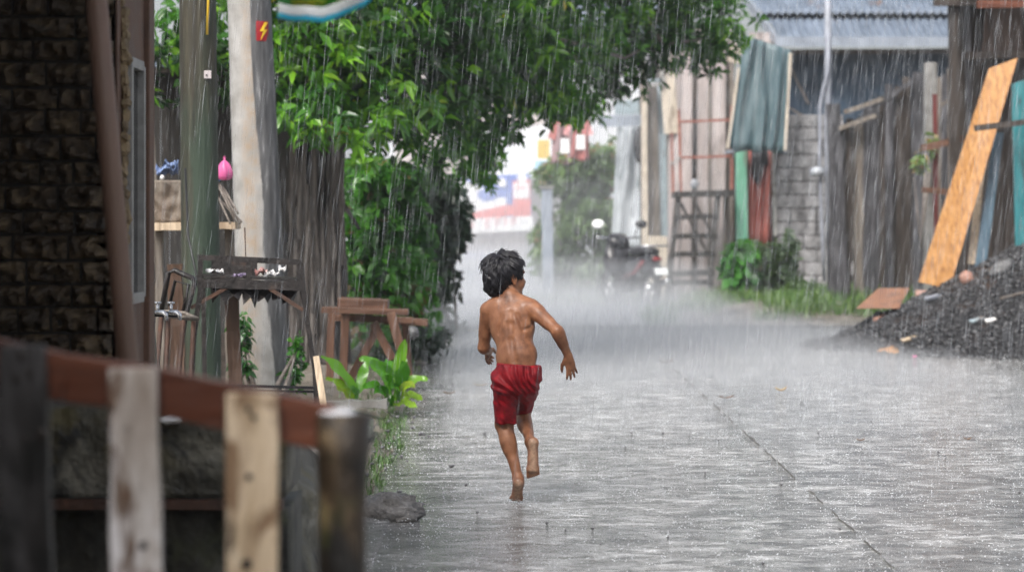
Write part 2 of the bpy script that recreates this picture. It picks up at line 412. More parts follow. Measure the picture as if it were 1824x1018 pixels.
def pole_material():
    # pale concrete with rust streaks, soaked dark down one side with a ragged edge
    nt = NT('streaked pole concrete')
    tc = nt.t.nodes.new('ShaderNodeTexCoord')
    sx = nt.t.nodes.new('ShaderNodeSeparateXYZ'); nt.l(tc.outputs['Object'], sx.inputs[0])
    mp = nt.t.nodes.new('ShaderNodeMapping'); mp.inputs['Scale'].default_value = (1,1,.10); nt.l(tc.outputs['Object'], mp.inputs['Vector'])
    n0 = noise_node(nt, tc.outputs['Object'], 7, 8, .65)
    col = ramp_node(nt, n0.outputs['Fac'], [(.3,(.22,.212,.195)),(.7,(.40,.395,.385))]).outputs[0]
    n1 = noise_node(nt, mp.outputs[0], 9, 6, .65, .4)
    def strip(cx, wd, amt):
        a = nt.t.nodes.new('ShaderNodeMath'); a.operation = 'SUBTRACT'; nt.l(sx.outputs[0], a.inputs[0]); a.inputs[1].default_value = cx
        b = nt.t.nodes.new('ShaderNodeMath'); b.operation = 'ABSOLUTE'; nt.l(a.outputs[0], b.inputs[0])
        c = nt.t.nodes.new('ShaderNodeMath'); c.operation = 'MULTIPLY_ADD'; nt.l(n1.outputs['Fac'], c.inputs[0]); c.inputs[1].default_value = -amt; nt.l(b.outputs[0], c.inputs[2])
        return ramp_node(nt, c.outputs[0], [(max(0,wd-.02-amt*.5), 1.0),(max(.001,wd+.03-amt*.5), 0.0)]).outputs[0]
    mul = nt.t.nodes.new('ShaderNodeMath'); mul.operation = 'MULTIPLY'
    nt.l(strip(-.075, .05, .04), mul.inputs[0])
    nt.l(ramp_node(nt, noise_node(nt, tc.outputs['Object'], 14, 6, .7).outputs['Fac'], [(.36,0.0),(.62,.6)]).outputs[0], mul.inputs[1])
    col = mix_node(nt, mul.outputs[0], col, (.24,.145,.06))
    # dark soaked side
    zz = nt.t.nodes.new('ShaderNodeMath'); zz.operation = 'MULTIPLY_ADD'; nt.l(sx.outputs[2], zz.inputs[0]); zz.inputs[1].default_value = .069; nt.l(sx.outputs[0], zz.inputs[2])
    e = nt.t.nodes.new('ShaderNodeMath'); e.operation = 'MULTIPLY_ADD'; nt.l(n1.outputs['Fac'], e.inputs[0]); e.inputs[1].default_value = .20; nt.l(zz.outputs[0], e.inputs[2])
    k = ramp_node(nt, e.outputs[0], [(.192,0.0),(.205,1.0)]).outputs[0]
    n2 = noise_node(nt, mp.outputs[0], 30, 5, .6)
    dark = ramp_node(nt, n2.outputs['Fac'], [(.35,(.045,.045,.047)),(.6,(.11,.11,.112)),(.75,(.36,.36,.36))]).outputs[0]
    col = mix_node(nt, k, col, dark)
    b = nt.t.nodes.new('ShaderNodeBsdfPrincipled'); nt.l(col, b.inputs['Base Color'])
    b.inputs['Roughness'].default_value = .42
    n3 = noise_node(nt, tc.outputs['Object'], 50, 6, .7)
    bp = nt.t.nodes.new('ShaderNodeBump'); bp.inputs['Strength'].default_value = .45; bp.inputs['Distance'].default_value = .006
    nt.l(n3.outputs['Fac'], bp.inputs['Height']); nt.l(bp.outputs[0], b.inputs['Normal'])
    nt.l(b.outputs[0], nt.out.inputs['Surface'])
    return nt.mat
M['pole'] = pole_material()

def road_material(name, c0, c1, c2, wet=(.07,.26), ripple=1.0, stretch=(2.9,4.6,1)):
    nt = NT(name)
    tc = nt.t.nodes.new('ShaderNodeTexCoord')
    mp = nt.t.nodes.new('ShaderNodeMapping'); mp.inputs['Scale'].default_value = stretch; mp.inputs['Rotation'].default_value = (0,0,R(-7))
    nt.l(tc.outputs['Object'], mp.inputs['Vector'])
    n1 = noise_node(nt, mp.outputs[0], 1.6, 6, .68, .5)
    n0 = noise_node(nt, tc.outputs['Object'], .9, 5, .6)
    nf = noise_node(nt, tc.outputs['Object'], 34, 6, .8)
    col = ramp_node(nt, n0.outputs['Fac'], [(.32,c0),(.5,c1),(.68,c2)]).outputs[0]
    g = ramp_node(nt, nf.outputs['Fac'], [(.34,(.30,.30,.29)),(.66,(1.55,1.55,1.55))]).outputs[0]
    col = mix_node(nt, .95, col, g, 'MULTIPLY')
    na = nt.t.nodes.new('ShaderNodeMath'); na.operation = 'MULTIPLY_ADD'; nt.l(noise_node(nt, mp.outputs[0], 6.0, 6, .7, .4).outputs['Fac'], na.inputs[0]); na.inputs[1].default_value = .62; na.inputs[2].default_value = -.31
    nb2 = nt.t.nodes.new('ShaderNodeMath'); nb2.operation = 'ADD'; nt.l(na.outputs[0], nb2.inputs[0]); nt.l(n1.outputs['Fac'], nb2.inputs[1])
    streak_sheen = ramp_node(nt, nb2.outputs[0], [(.30,(.20,.19,.17)),(.45,(.75,.745,.73)),(.57,(1.6,1.6,1.6)),(.68,(3.0,3.0,3.05))]).outputs[0]  # streaks: bright sky sheen and dark troughs put into the colour
    col = mix_node(nt, 1.0, col, streak_sheen, 'MULTIPLY')
    b = nt.t.nodes.new('ShaderNodeBsdfPrincipled'); nt.l(col, b.inputs['Base Color'])
    b.inputs['IOR'].default_value = 1.5
    nt.l(ramp_node(nt, n1.outputs['Fac'], [(.38, wet[1]),(.60, wet[0])]).outputs[0], b.inputs['Roughness'])
    # broom marks + drop ripples
    nb = noise_node(nt, mp.outputs[0], 3.4, 7, .72, .3)
    vo = nt.t.nodes.new('ShaderNodeTexVoronoi'); vo.inputs['Scale'].default_value = 16; nt.l(tc.outputs['Object'], vo.inputs['Vector'])
    wv = nt.t.nodes.new('ShaderNodeMath'); wv.operation = 'SINE'
    ms = nt.t.nodes.new('ShaderNodeMath'); ms.operation = 'MULTIPLY'; nt.l(vo.outputs['Distance'], ms.inputs[0]); ms.inputs[1].default_value = 42.0
    nt.l(ms.outputs[0], wv.inputs[0])
    a = nt.t.nodes.new('ShaderNodeMath'); a.operation = 'MULTIPLY_ADD'; nt.l(wv.outputs[0], a.inputs[0]); a.inputs[1].default_value = .04; nt.l(nb.outputs['Fac'], a.inputs[2])
    a2 = nt.t.nodes.new('ShaderNodeMath'); a2.operation = 'MULTIPLY_ADD'; nt.l(nf.outputs['Fac'], a2.inputs[0]); a2.inputs[1].default_value = .10; nt.l(a.outputs[0], a2.inputs[2])
    a3 = nt.t.nodes.new('ShaderNodeMath'); a3.operation = 'MULTIPLY_ADD'; nt.l(n1.outputs['Fac'], a3.inputs[0]); a3.inputs[1].default_value = 1.5; nt.l(a2.outputs[0], a3.inputs[2]); a2 = a3
    bp = nt.t.nodes.new('ShaderNodeBump'); bp.inputs['Strength'].default_value = 1.0*ripple; bp.inputs['Distance'].default_value = .022
    nt.l(a2.outputs[0], bp.inputs['Height']); nt.l(bp.outputs[0], b.inputs['Normal'])
    # standing film of water: a flatter, glossier coat
    b.inputs['Coat IOR'].default_value = 1.36
    nt.l(ramp_node(nt, n0.outputs['Fac'], [(.35,.9),(.62,.55)]).outputs[0], b.inputs['Coat Weight'])
    b.inputs['Coat Roughness'].default_value = .10
    bc = nt.t.nodes.new('ShaderNodeBump'); bc.inputs['Strength'].default_value = .42*ripple; bc.inputs['Distance'].default_value = .014
    nt.l(a2.outputs[0], bc.inputs['Height']); nt.l(bc.outputs[0], b.inputs['Coat Normal'])
    nt.l(b.outputs[0], nt.out.inputs['Surface'])
    return nt.mat
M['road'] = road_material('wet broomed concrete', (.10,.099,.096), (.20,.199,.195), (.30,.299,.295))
M['street'] = road_material('flooded street', (.10,.105,.11), (.15,.155,.16), (.20,.205,.21), wet=(.06,.2), ripple=.35, stretch=(1.2,3,1))
M['soil'] = surf('wet sandy soil', [(.3,(.10,.085,.065)),(.55,(.20,.175,.145)),(.75,(.30,.275,.24))], nscale=3, detail=8, rough=(.3,.6), bump=.9, bdist=.03, bscale=22,
                 overlays=[((.045,.037,.028), 2.0, .5, .66, (1,1,1))])

M['joint'] = plain('silted joint', (.125,.122,.115), .5)
M['rock'] = surf('wet brown grey rock', [(.3,(.05,.045,.042)),(.55,(.15,.14,.132)),(.75,(.32,.31,.30))], nscale=7, detail=8, rough=(.15,.4), bump=1.0, bdist=.03, bscale=16, overlays=[((.03,.026,.022), 6, .52, .6, (1,1,2.0))])
M['parapet'] = surf('weathered mossy concrete', [(.30,(.016,.015,.011)),(.5,(.075,.070,.050)),(.68,(.22,.205,.165))], nscale=7, detail=8, rough=(.4,.7), bump=1.0, bdist=.03, bscale=18,
                    overlays=[((.012,.011,.008), 5, .5, .58, (1,1,.8)), ((.09,.075,.030), 4, .56, .66, (1,1,1))])
def cloth_glow(mat, amt):
    # thin printed plastic lets daylight through
    nt_ = mat.node_tree; out = nt_.nodes['Material Output']; src = out.inputs['Surface'].links[0].from_node
    tr = nt_.nodes.new('ShaderNodeBsdfTranslucent'); mx = nt_.nodes.new('ShaderNodeMixShader'); mx.inputs[0].default_value = amt
    nt_.links.new(src.inputs['Base Color'].links[0].from_socket, tr.inputs['Color'])
    nt_.links.new(src.outputs[0], mx.inputs[1]); nt_.links.new(tr.outputs[0], mx.inputs[2]); nt_.links.new(mx.outputs[0], out.inputs['Surface'])
for k_ in ('tarp_cyan','tarp_white','tarp_green','tarp_pale','teal_sheet'): cloth_glow(M[k_], .75 if k_ in ('tarp_cyan','tarp_white','tarp_green') else .5)

def picket_mat(name, a, b, c, stain, pale):
    return surf(name, [(.30,a),(.5,b),(.70,c)], scale=(1,1,.22), nscale=13, detail=7, rough=(.35,.65), bump=.6, bscale=60, bstretch=(1,1,.06),
                overlays=[(stain, 13, .50, .58, (1,1,.40)), (pale, 10, .54, .62, (1,1,.30)), (tuple(v*.35 for v in stain), 22, .62, .68, (1,1,.5))])
M['shaded_picket'] = picket_mat('weathered picket wood with shade in colour', (.007,.006,.006), (.020,.018,.017), (.055,.05,.049), (.005,.005,.004), (.05,.047,.047))  # weathered grey, darkened further: shade of the left side put into the colour
M['white_wood'] = picket_mat('whitewashed picket wood', (.20,.15,.115), (.42,.37,.33), (.72,.69,.67), (.14,.085,.055), (.80,.77,.77))
M['pale_picket'] = picket_mat('pale picket wood', (.24,.17,.105), (.46,.35,.23), (.68,.56,.42), (.20,.125,.07), (.74,.64,.50))
# ------------------------------------------------------------------ the running boy (smooth-blended distance field -> one surface)
BY = 10.8
def bj(px, py, d=0.0):
    # joint read off the photograph at the boy's own distance, then pushed d metres along the road
    p = P(px, py, BY); return np.array((p.x, BY + d, p.z))
class SDF:
    def __init__(s, lo, hi, h):
        s.h = h; s.lo = np.array(lo, float)
        s.n = np.ceil((np.array(hi) - s.lo) / h).astype(int) + 1
        s.d = np.full(s.n, 9.0, dtype=np.float32)
    def _box(s, lo, hi):
        a = np.clip(((np.array(lo) - s.lo) / s.h).astype(int), 0, s.n - 1)
        b = np.clip(((np.array(hi) - s.lo) / s.h).astype(int) + 2, 1, s.n)
        ax = [s.lo[k] + s.h * np.arange(a[k], b[k], dtype=np.float32) for k in range(3)]
        X = np.stack(np.meshgrid(*ax, indexing='ij'), -1).astype(np.float32)
        return (slice(a[0], b[0]), slice(a[1], b[1]), slice(a[2], b[2])), X
    @staticmethod
    def smin(a, b, k):
        if k <= 0: return np.minimum(a, b)
        h = np.clip(.5 + .5*(b - a)/k, 0, 1)
        return b + (a - b)*h - k*h*(1 - h)
    @staticmethod
    def smax(a, b, k):
        return -SDF.smin(-a, -b, k)
    @staticmethod
    def cone(X, a, b, ra, rb):
        ba = b - a; t = np.clip(((X - a) @ ba) / (ba @ ba), 0, 1)
        return np.linalg.norm(X - a - t[..., None]*ba, axis=-1) - (ra + (rb - ra)*t)
    @staticmethod
    def ell(X, c, r, M=None):
        q = X - c
        if M is not None: q = q @ M       # M columns are the ellipsoid axes
        r = np.array(r); k0 = np.linalg.norm(q/r, axis=-1); k1 = np.linalg.norm(q/(r*r), axis=-1)
        return k0*(k0 - 1)/np.maximum(k1, 1e-6)
    def cap(s, a, b, ra, rb, k=.02):
        a = np.array(a); b = np.array(b); m = max(ra, rb) + 2*k + .02
        sl, X = s._box(np.minimum(a, b) - m, np.maximum(a, b) + m)
        s.d[sl] = s.smin(s.d[sl], s.cone(X, a, b, ra, rb), k)
    def ball(s, c, r, M=None, k=.02, cut=False):
        c = np.array(c); m = max(r) + 2*k + .02
        sl, X = s._box(c - m, c + m)
        e = s.ell(X, c, r, M)
        s.d[sl] = s.smax(s.d[sl], -e, k) if cut else s.smin(s.d[sl], e, k)
    def groove(s, a, b, r, k=.015):
        a = np.array(a); b = np.array(b); m = r + 2*k + .02
        sl, X = s._box(np.minimum(a, b) - m, np.maximum(a, b) + m)
        s.d[sl] = s.smax(s.d[sl], -s.cone(X, a, b, r, r), k)
    def mesh(s):
        D = s.d; ins = D < 0
        c = ins[:-1,:-1,:-1].astype(np.int8)
        tot = np.zeros_like(c)
        for dx in (0,1):
            for dy in (0,1):
                for dz in (0,1):
                    tot += ins[dx:dx+c.shape[0], dy:dy+c.shape[1], dz:dz+c.shape[2]]
        I = np.argwhere((tot > 0) & (tot < 8))
        idx = np.full(c.shape, -1, dtype=np.int32); idx[I[:,0],I[:,1],I[:,2]] = np.arange(len(I))
        acc = np.zeros((len(I), 3)); cnt = np.zeros(len(I))
        corners = [np.array((x,y,z)) for x in (0,1) for y in (0,1) for z in (0,1)]
        for a in corners:
            for ax in range(3):
                if a[ax]: continue
                b = a.copy(); b[ax] = 1
                va = D[I[:,0]+a[0], I[:,1]+a[1], I[:,2]+a[2]]; vb = D[I[:,0]+b[0], I[:,1]+b[1], I[:,2]+b[2]]
                m = (va < 0) != (vb < 0)
                t = np.where(m, va/np.where(m, va - vb, 1), 0)
                p = a[None,:] + t[:,None]*(b - a)[None,:]
                acc[m] += p[m]; cnt[m] += 1
        V = s.lo + s.h*(I + acc/cnt[:,None])
        Q = []
        for ax in range(3):
            o1, o2 = [(1,2),(2,0),(0,1)][ax]
            A = ins.take(range(0, s.n[ax]-1), ax); B = ins.take(range(1, s.n[ax]), ax)
            E = np.argwhere(A != B)
            ok = (E[:,o1] > 0) & (E[:,o2] > 0) & (E[:,o1] < s.n[o1]-1) & (E[:,o2] < s.n[o2]-1)
            E = E[ok]
            def at(d1, d2):
                e = E.copy(); e[:,o1] -= d1; e[:,o2] -= d2
                return idx[e[:,0], e[:,1], e[:,2]]
            q = np.stack([at(1,1), at(0,1), at(0,0), at(1,0)], -1)
            fl = ~ins[E[:,0],E[:,1],E[:,2]]
            q[fl] = q[fl][:, ::-1]
            Q.append(q)
        return V, np.concatenate(Q)
def unit(v): v = np.array(v, float); return v/np.linalg.norm(v)
def frame(f, up):
    f = unit(f); r = unit(np.cross(f, up)); u = np.cross(r, f)
    return np.stack([f, r, u], 1)          # columns forward, right, up
def wob(V, fs, seed=0):
    s = 0
    for i, (kx, ky, kz, a) in enumerate(fs):
        s = s + a*np.sin(V[..., 0]*kx + V[..., 1]*ky + V[..., 2]*kz + seed + i*1.9)
    return s

def make_boy():
    S = SDF((-.20, BY-.30, -.02), (.36, BY+.50, 1.15), .0038)
    # --- torso
    pel = bj(919,672,.01); wst = bj(920,634,.03); chs = bj(913,585,.075); upc = bj(910,560,.085); nkb = bj(909,538,.095)
    shL = bj(869,554,.12); shR = bj(947,548,.055)
    side = unit(shR - shL)
    up = unit(nkb - pel); fw = unit(np.cross(up, side)); side = np.cross(fw, up)
    MT = np.stack([side, fw, up], 1)
    S.ball(pel, (.094,.066,.075), MT, .03)
    S.ball(wst, (.096,.064,.085), MT, .04)
    S.ball(chs, (.104,.072,.098), MT, .04)
    S.ball(upc, (.097,.062,.062), MT, .04)
    S.cap(wst, chs, .062,.068,.03)
    # shoulder girdle, scapulae, spine
    S.cap(bj(888,543,.10), shL, .032,.033,.035); S.cap(bj(926,541,.085), shR, .032,.034,.035)
    bk = -fw
    S.ball(bj(931,572,.02)-bk*.012, (.024,.013,.040), np.stack([unit(side*.9+up*.42), bk, unit(up*.9-side*.42)],1), .016)
    S.ball(bj(883,572,.075)-bk*.012, (.026,.014,.042), np.stack([unit(side*.9-up*.3), bk, unit(up*.95+side*.3)],1), .018)
    def bs(px, py, off=0.0):
        # point on the back surface under that pixel
        d0 = {540:.035,560:.012,590:.000,620:.000,650:-.03}
        ks = sorted(d0); d = np.interp(py, ks, [d0[k] for k in ks])
        return bj(px, py, d+off)
    # muscles each side of the spine
    S.cap(bs(901,575,.030), bs(904,640,.026), .015,.016,.03); S.cap(bs(920,580,.026), bs(927,640,.024), .014,.016,.03)
    def back(px, py, off=.002):
        # first point of the back met along the line of sight, 'off' metres in front of it
        p = bj(px, py); ix = int(round((p[0]-S.lo[0])/S.h)); iz = int(round((p[2]-S.lo[2])/S.h))
        col = S.d[ix, :, iz]; hit = np.argmax(col < 0); return np.array((p[0], S.lo[1]+S.h*hit - off, p[2]))
    for (a, b, r, k, o) in (((909,556),(909,576),.0050,.022,.0085),((909,576),(911,604),.0050,.022,.0080),((911,604),(915,640),.0050,.022,.0075),
                            ((922,561),(932,585),.0045,.017,.0055),((933,587),(945,584),.0045,.014,.0045),((892,564),(887,592),.0045,.018,.0065)):
        S.groove(back(*a, o), back(*b, o), r, k)
    # neck and trapezius
    hd = bj(901,495,.150)
    S.cap(nkb-up*.01, bj(906,518,.125), .042,.038,.02)
    S.cap(bj(902,530,.105), bj(878,543,.112), .026,.022,.028); S.cap(bj(913,530,.095), bj(937,541,.078), .026,.022,.028)
    # --- head, turned to the side of the road
    th = R(58); HF = frame((math.sin(th), math.cos(th), -.03), (0.02,.10,1))
    def h(f, r, u): return hd + HF @ np.array((f, r, u))
    S.ball(h(-.012,0,.024), (.084,.069,.076), HF, .02)
    S.ball(h(.030,0,-.036), (.052,.050,.056), HF, .025)
    S.cap(h(.052,0,-.076), h(.058,0,-.080), .021,.019,.02)
    S.cap(h(.010,.046,-.040), h(.054,.014,-.080), .018,.016,.02); S.cap(h(.010,-.046,-.040), h(.054,-.014,-.080), .018,.016,.02)
    for sg in (1,-1):
        S.ball(h(.050,sg*.036,-.026), (.026,.022,.028), HF, .018)                    # cheek
        S.ball(h(.080,sg*.028,.006), (.010,.017,.009), HF, .009, cut=True)           # eye socket
        S.cap(h(.076,sg*.012,.024), h(.066,sg*.044,.022), .009,.008,.010)            # brow
    S.cap(h(.076,0,.012), h(.095,0,-.020), .007,.010,.010)                           # nose
    for sg in (1,-1): S.ball(h(.084,sg*.010,-.025), (.010,.007,.007), HF, .006)
    S.ball(h(.075,0,-.047), (.012,.020,.006), HF, .006); S.ball(h(.073,0,-.058), (.012,.017,.007), HF, .006)
    S.groove(h(.089,-.018,-.052), h(.089,.018,-.052), .0018, .003)
    for sg in (1,-1):                                                                # ears
        ME = HF @ np.array(((.95,-.1*sg,.28),(.15*sg,.98,.0),(-.28,0.,.95))).T
        ME = np.linalg.qr(ME)[0]
        c = h(-.004, sg*.074, -.010)
        S.ball(c, (.017,.0085,.029), ME, .006)
        S.ball(c + HF @ np.array((.004, sg*.010, .004)), (.009,.007,.016), ME, .004, cut=True)
        S.cap(c + HF @ np.array((-.008,sg*.004,.020)), c + HF @ np.array((-.012,sg*.005,-.008)), .0045,.004,.003)
        S.ball(c + HF @ np.array((.004, sg*.001, -.024)), (.008,.005,.008), ME, .004)
    # --- arms
    def arm(sh, el, wr, r):
        S.cap(sh, el, r[0], r[1], .022)
        m = sh*.55 + el*.45
        S.cap(sh*.75+el*.25, sh*.35+el*.65, r[0]*.98, r[0]*.84, .015)
        S.cap(el, wr, r[1]*.97, r[2], .012)
        S.cap(el*.85+wr*.15, el*.5+wr*.5, r[1]*1.08, r[2]*1.2, .014)
    elL = bj(861,622,.165); wrL = bj(869,632,.305)
    arm(shL, elL, wrL, (.032,.0262,.0175))
    elR = bj(992,588,-.065); wrR = bj(1012,633,-.005)
    S.ball(shR*.8+elR*.2, (.034,.034,.034), None, .02)
    arm(shR, elR, wrR, (.033,.0265,.0180))
    S.ball(elR + (elR-shR)*.02 + np.array((.0,-.010,0)), (.014,.014,.014), None, .012)
    S.groove(bj(952,586,.005), bj(949,575,.03), .006, .012)                          # armpit fold
    # hands: palm, four fingers of different lengths with two bends, thumb from the side of the palm
    def hand(wr, dirn, back, thumb_side, curl, spread, sc=1.0):
        d = unit(dirn); bk_ = unit(np.array(back) - d*np.dot(back, d)); sd = unit(np.cross(d, bk_))*thumb_side
        MH = np.stack([sd, bk_, d], 1)
        S.cap(wr, wr + d*.02*sc, .0165*sc, .016*sc, .01)
        S.ball(wr + d*.036*sc, (.024*sc,.011*sc,.033*sc), MH, .012)
        for i, (off, L, rr) in enumerate(((.017,.047,.0062),(.0058,.053,.0064),(-.0058,.049,.0061),(-.0165,.038,.0054))):
            rt = wr + d*(.060 - (0,0,.001,.004)[i])*sc + sd*off*sc
            a0 = unit(d + sd*off*spread - bk_*curl*.35)
            p1 = rt + a0*L*.45*sc
            a1 = unit(a0 - bk_*curl*(.55+.06*i)); p2 = p1 + a1*L*.32*sc
            a2 = unit(a1 - bk_*curl*(.7+.05*i)); p3 = p2 + a2*L*.25*sc
            S.cap(rt - d*.012*sc, rt, rr*1.05*sc, rr*1.05*sc, .005)
            S.cap(rt, p1, rr*1.05*sc, rr*.96*sc, .003); S.cap(p1, p2, rr*.97*sc, rr*.88*sc, .002); S.cap(p2, p3, rr*.88*sc, rr*.70*sc, .002)
        t0 = wr + d*.014*sc + sd*.017*sc
        t1 = t0 + unit(d*.8 + sd*.62 - bk_*.35)*.028*sc; t2 = t1 + unit(d + sd*.22 - bk_*.35)*.022*sc; t3 = t2 + unit(d + sd*.02 - bk_*.45)*.016*sc
        S.cap(t0, t1, .0105*sc, .0080*sc, .008); S.cap(t1, t2, .0080*sc, .0070*sc, .003); S.cap(t2, t3, .0070*sc, .0052*sc, .003)
    hand(wrR, bj(1020,668,.015)-wrR, (.25,-1,.1), 1, .22, 14)
    hand(wrL, bj(866,652,.40)-wrL, (-1,.1,.45), 1, .75, 8)
    # --- legs
    hpL = bj(900,684,.01); knL = bj(898,757,.055); anL = bj(923,851,-.015)
    S.cap(hpL, knL, .050,.0385,.03)
    S.cap(knL, anL, .0370,.0205,.02)
    S.ball(knL+np.array((0,.012,-.002)), (.034,.032,.036), None, .02)
    m = knL*.68+anL*.32
    S.ball(m+np.array((-.004,-.012,0)), (.032,.034,.066), frame((0,1,-.2), unit(knL-anL)), .022)   # calf
    S.cap(m*.5+anL*.5+np.array((0,-.008,0)), anL+np.array((0,-.012,.01)), .016,.012,.016)           # heel tendon
    S.groove(knL+np.array((-.004,-.044,.012)), knL+np.array((.004,-.044,-.008)), .007,.014)
    hpR = bj(938,684,.01); knR = bj(930,737,.20); anR = bj(945,786,-.005)
    S.cap(hpR, knR, .048,.038,.03)
    S.cap(knR, anR, .037,.021,.02)
    m = knR*.65+anR*.35
    S.ball(m+np.array((-.004,-.004,-.014)), (.030,.062,.030), frame(unit(anR-knR), (0,0,1))[:, [1,0,2]], .02)
    def foot(an, heel, ball, toe, sole_n, side_in):
        d = unit(ball-heel); n = unit(np.array(sole_n)-d*np.dot(sole_n, d)); sd = unit(side_in - d*np.dot(side_in, d) - n*np.dot(side_in, n))
        S.ball(heel - n*.012, (.0225,.020,.0235), np.stack([sd, n, d],1), .014)
        S.cap(an, heel*.6+an*.4 - n*.006, .0205,.020,.018)
        S.cap(an, heel*.30+ball*.70 - n*.018, .0215,.016,.016)
        S.cap(heel - n*.012 - sd*.006, ball - n*.008 - sd*.012, .0165,.0145,.014)
        S.cap(heel - n*.016 + sd*.004, ball - n*.008 + sd*.012, .0140,.0150,.014)
        td = unit(toe - ball)
        for i, (off, L, rr) in enumerate(((.019,.036,.0094),(.0075,.034,.0072),(-.003,.031,.0067),(-.013,.027,.0063),(-.0220,.021,.0060))):
            r0 = ball - n*.007 + sd*off; r1 = r0 + td*L + sd*off*.15
            S.cap(r0 - d*.006, r0, rr*1.1, rr*1.05, .008); S.cap(r0, r1, rr*.95, rr*.92, .003)
    foot(anL, bj(924,861,-.048), bj(920,889,.008), bj(915,893,.075), (0,-1,-.55), np.array((1,0,0)))
    foot(anR, bj(949,786,-.058), bj(949,834,-.050), bj(950,852,-.032), (0,-1,.05), np.array((-1,0,0)))
    V, F = S.mesh()
    V = V + 0
    root_loc = (0.0, BY, 0.0)
    # sole/palm paleness as a point attribute: near the foot soles
    pale = np.zeros(len(V))
    for a, b in ((bj(924,861,-.062), bj(920,890,-.012)), (bj(949,786,-.072), bj(950,850,-.062))):
        t = np.clip(((V-a)@(b-a))/((b-a)@(b-a)), 0, 1)
        pale = np.maximum(pale, np.clip(1.25 - np.linalg.norm(V-a-t[:,None]*(b-a), axis=1)/.026, 0, 1))
    # --- shorts: own field around hips and thighs, open at the hems
    T = SDF((-.14, BY-.14, .30), (.22, BY+.36, .72), .0038)
    T.ball(pel+up*.01, (.104,.083,.088), MT, .03)
    T.ball(bj(902,682,-.032), (.047,.040,.054), None, .03); T.ball(bj(936,680,-.030), (.050,.042,.056), None, .03)
    T.cap(bj(919,644,.025), pel, .078,.086,.03)
    aL = hpL+np.array((0,0,.0)); bL = bj(900,766,.045)
    T.cap(aL, bL, .061,.047,.03)
    kR = bj(928,740,.21)
    T.cap(hpR, kR, .060,.050,.03)
    # loose cloth of the lifted leg hanging to the side
    T.cap(bj(948,664,.02), bj(936,708,.10), .040,.030,.03)
    T.cap(bj(957,661,.03), bj(946,692,.08), .026,.022,.02); T.cap(bj(938,662,.06), bj(934,700,.14), .046,.040,.02)
    sl, X = T._box((-9,-9,-9), (9,9,9))
    D = T.d
    # fabric folds
    ang = (X[...,0]-bj(919,0)[0])*1.0
    q = X - bj(930,690,-.04)
    fold = .0070*np.sin(190*(q[...,0]*.80 + q[...,2]*.62) + 5*np.sin(q[...,2]*22+1) + 3*np.sin(q[...,0]*30)) * np.exp(-((X[...,2]-bj(0,672)[2])/.055)**2)
    fold += .0032*np.sin(260*(X[...,0]*.9+.35*X[...,1]) + 3*np.sin(X[...,2]*40)) * np.clip((X[...,2]-bj(0,660)[2])/.03, 0, 1)
    fold += .0030*np.sin(75*(X[...,0]+.6*X[...,1]) + 2.2*np.sin(X[...,2]*26)) + .0012*np.sin(190*X[...,0]+60*X[...,2]+2*np.sin(X[...,2]*70))
    D = D + fold
    D = SDF.smax(D, -SDF.cone(X, bj(913,668,-.125), bj(918,730,-.075), .008, .026), .022)      # cleft
    # hems and waist
    wn = unit(np.array((.06,-.10,1.0))); wp = bj(920,641,0.03)
    D = SDF.smax(D, (X - wp) @ wn, .006)
    hnL = unit(bL - aL); lp = bj(899,743,.04)
    hemL = (X - lp) @ hnL
    thR = unit(kR - hpR); rp = bj(940,731,.17)
    hemR = (X - rp) @ thR
    right = X[...,0] > (bj(922,0)[0])
    cutp = np.where(right, hemR + .0035*np.sin(X[...,0]*160+X[...,1]*90), hemL + .003*np.sin(X[...,0]*120+X[...,1]*120))
    D = SDF.smax(D, cutp, .004)
    inner = np.where(right, SDF.cone(X, hpR*.3+kR*.7, kR+thR*.1, .044, .046), SDF.cone(X, aL*.3+bL*.7, bL+hnL*.1, .043, .045))
    inner = np.maximum(inner, -(np.where(right, hemR, hemL)+.035))
    D = SDF.smax(D, -inner, .003)
    T.d = D.astype(np.float32)
    V2, F2 = T.mesh()
    # --- hair: cap over the skull plus many wet locks
    H = SDF((-.13, BY-.02, .86), (.14, BY+.33, 1.18), .0038)
    H.ball(h(-.014,0,.028), (.094,.080,.086), HF, .02)
    H.ball(h(-.055,0,-.010), (.050,.066,.064), HF, .03)
    H.ball(h(-.060,-.012,-.052), (.034,.046,.034), HF, .03)
    sl, X = H._box((-9,-9,-9), (9,9,9))
    L = (X - hd) @ HF
    f_, r_, u_ = L[...,0], L[...,1], L[...,2]
    D = H.d + .0050*np.sin(r_*95+f_*40+3*np.sin(u_*38))*np.cos(u_*45+f_*60) + .003*np.sin(f_*150+r_*60+2*np.sin(u_*70))
    # hairline: from forehead, in front of the ear, behind the ear, nape
    lim = np.maximum(u_*-1 + .046, 0)*0
    face = np.maximum(f_ - (.022 + .62*np.clip(u_-.0, -.02, .2) + .30*np.clip(u_-.03, 0, 1)), -9)      # cut what lies ahead of this slanted line
    D = SDF.smax(D, face, .006)
    below = (-.022 - 1.0*np.clip(-(f_+.018), 0, .065)) - u_                                            # lower edge runs down towards the nape
    D = SDF.smax(D, below, .006)
    D = SDF.smax(D, -SDF.ell(X, h(.085,0,-.006), (.062,.075,.050), HF), .004)
    D = SDF.smax(D, -SDF.ell(X, h(.004,.076,-.016), (.024,.020,.032), HF), .004)
    D = SDF.smax(D, -SDF.ell(X, h(.004,-.076,-.016), (.024,.020,.032), HF), .004)
    H.d = D.astype(np.float32)
    V3, F3 = H.mesh()
    # locks
    lv = []; lf = []
    r2 = np.random.default_rng(5)
    whorl = h(-.055,.012,.098)
    pick = V3[r2.permutation(len(V3))[:1500]]
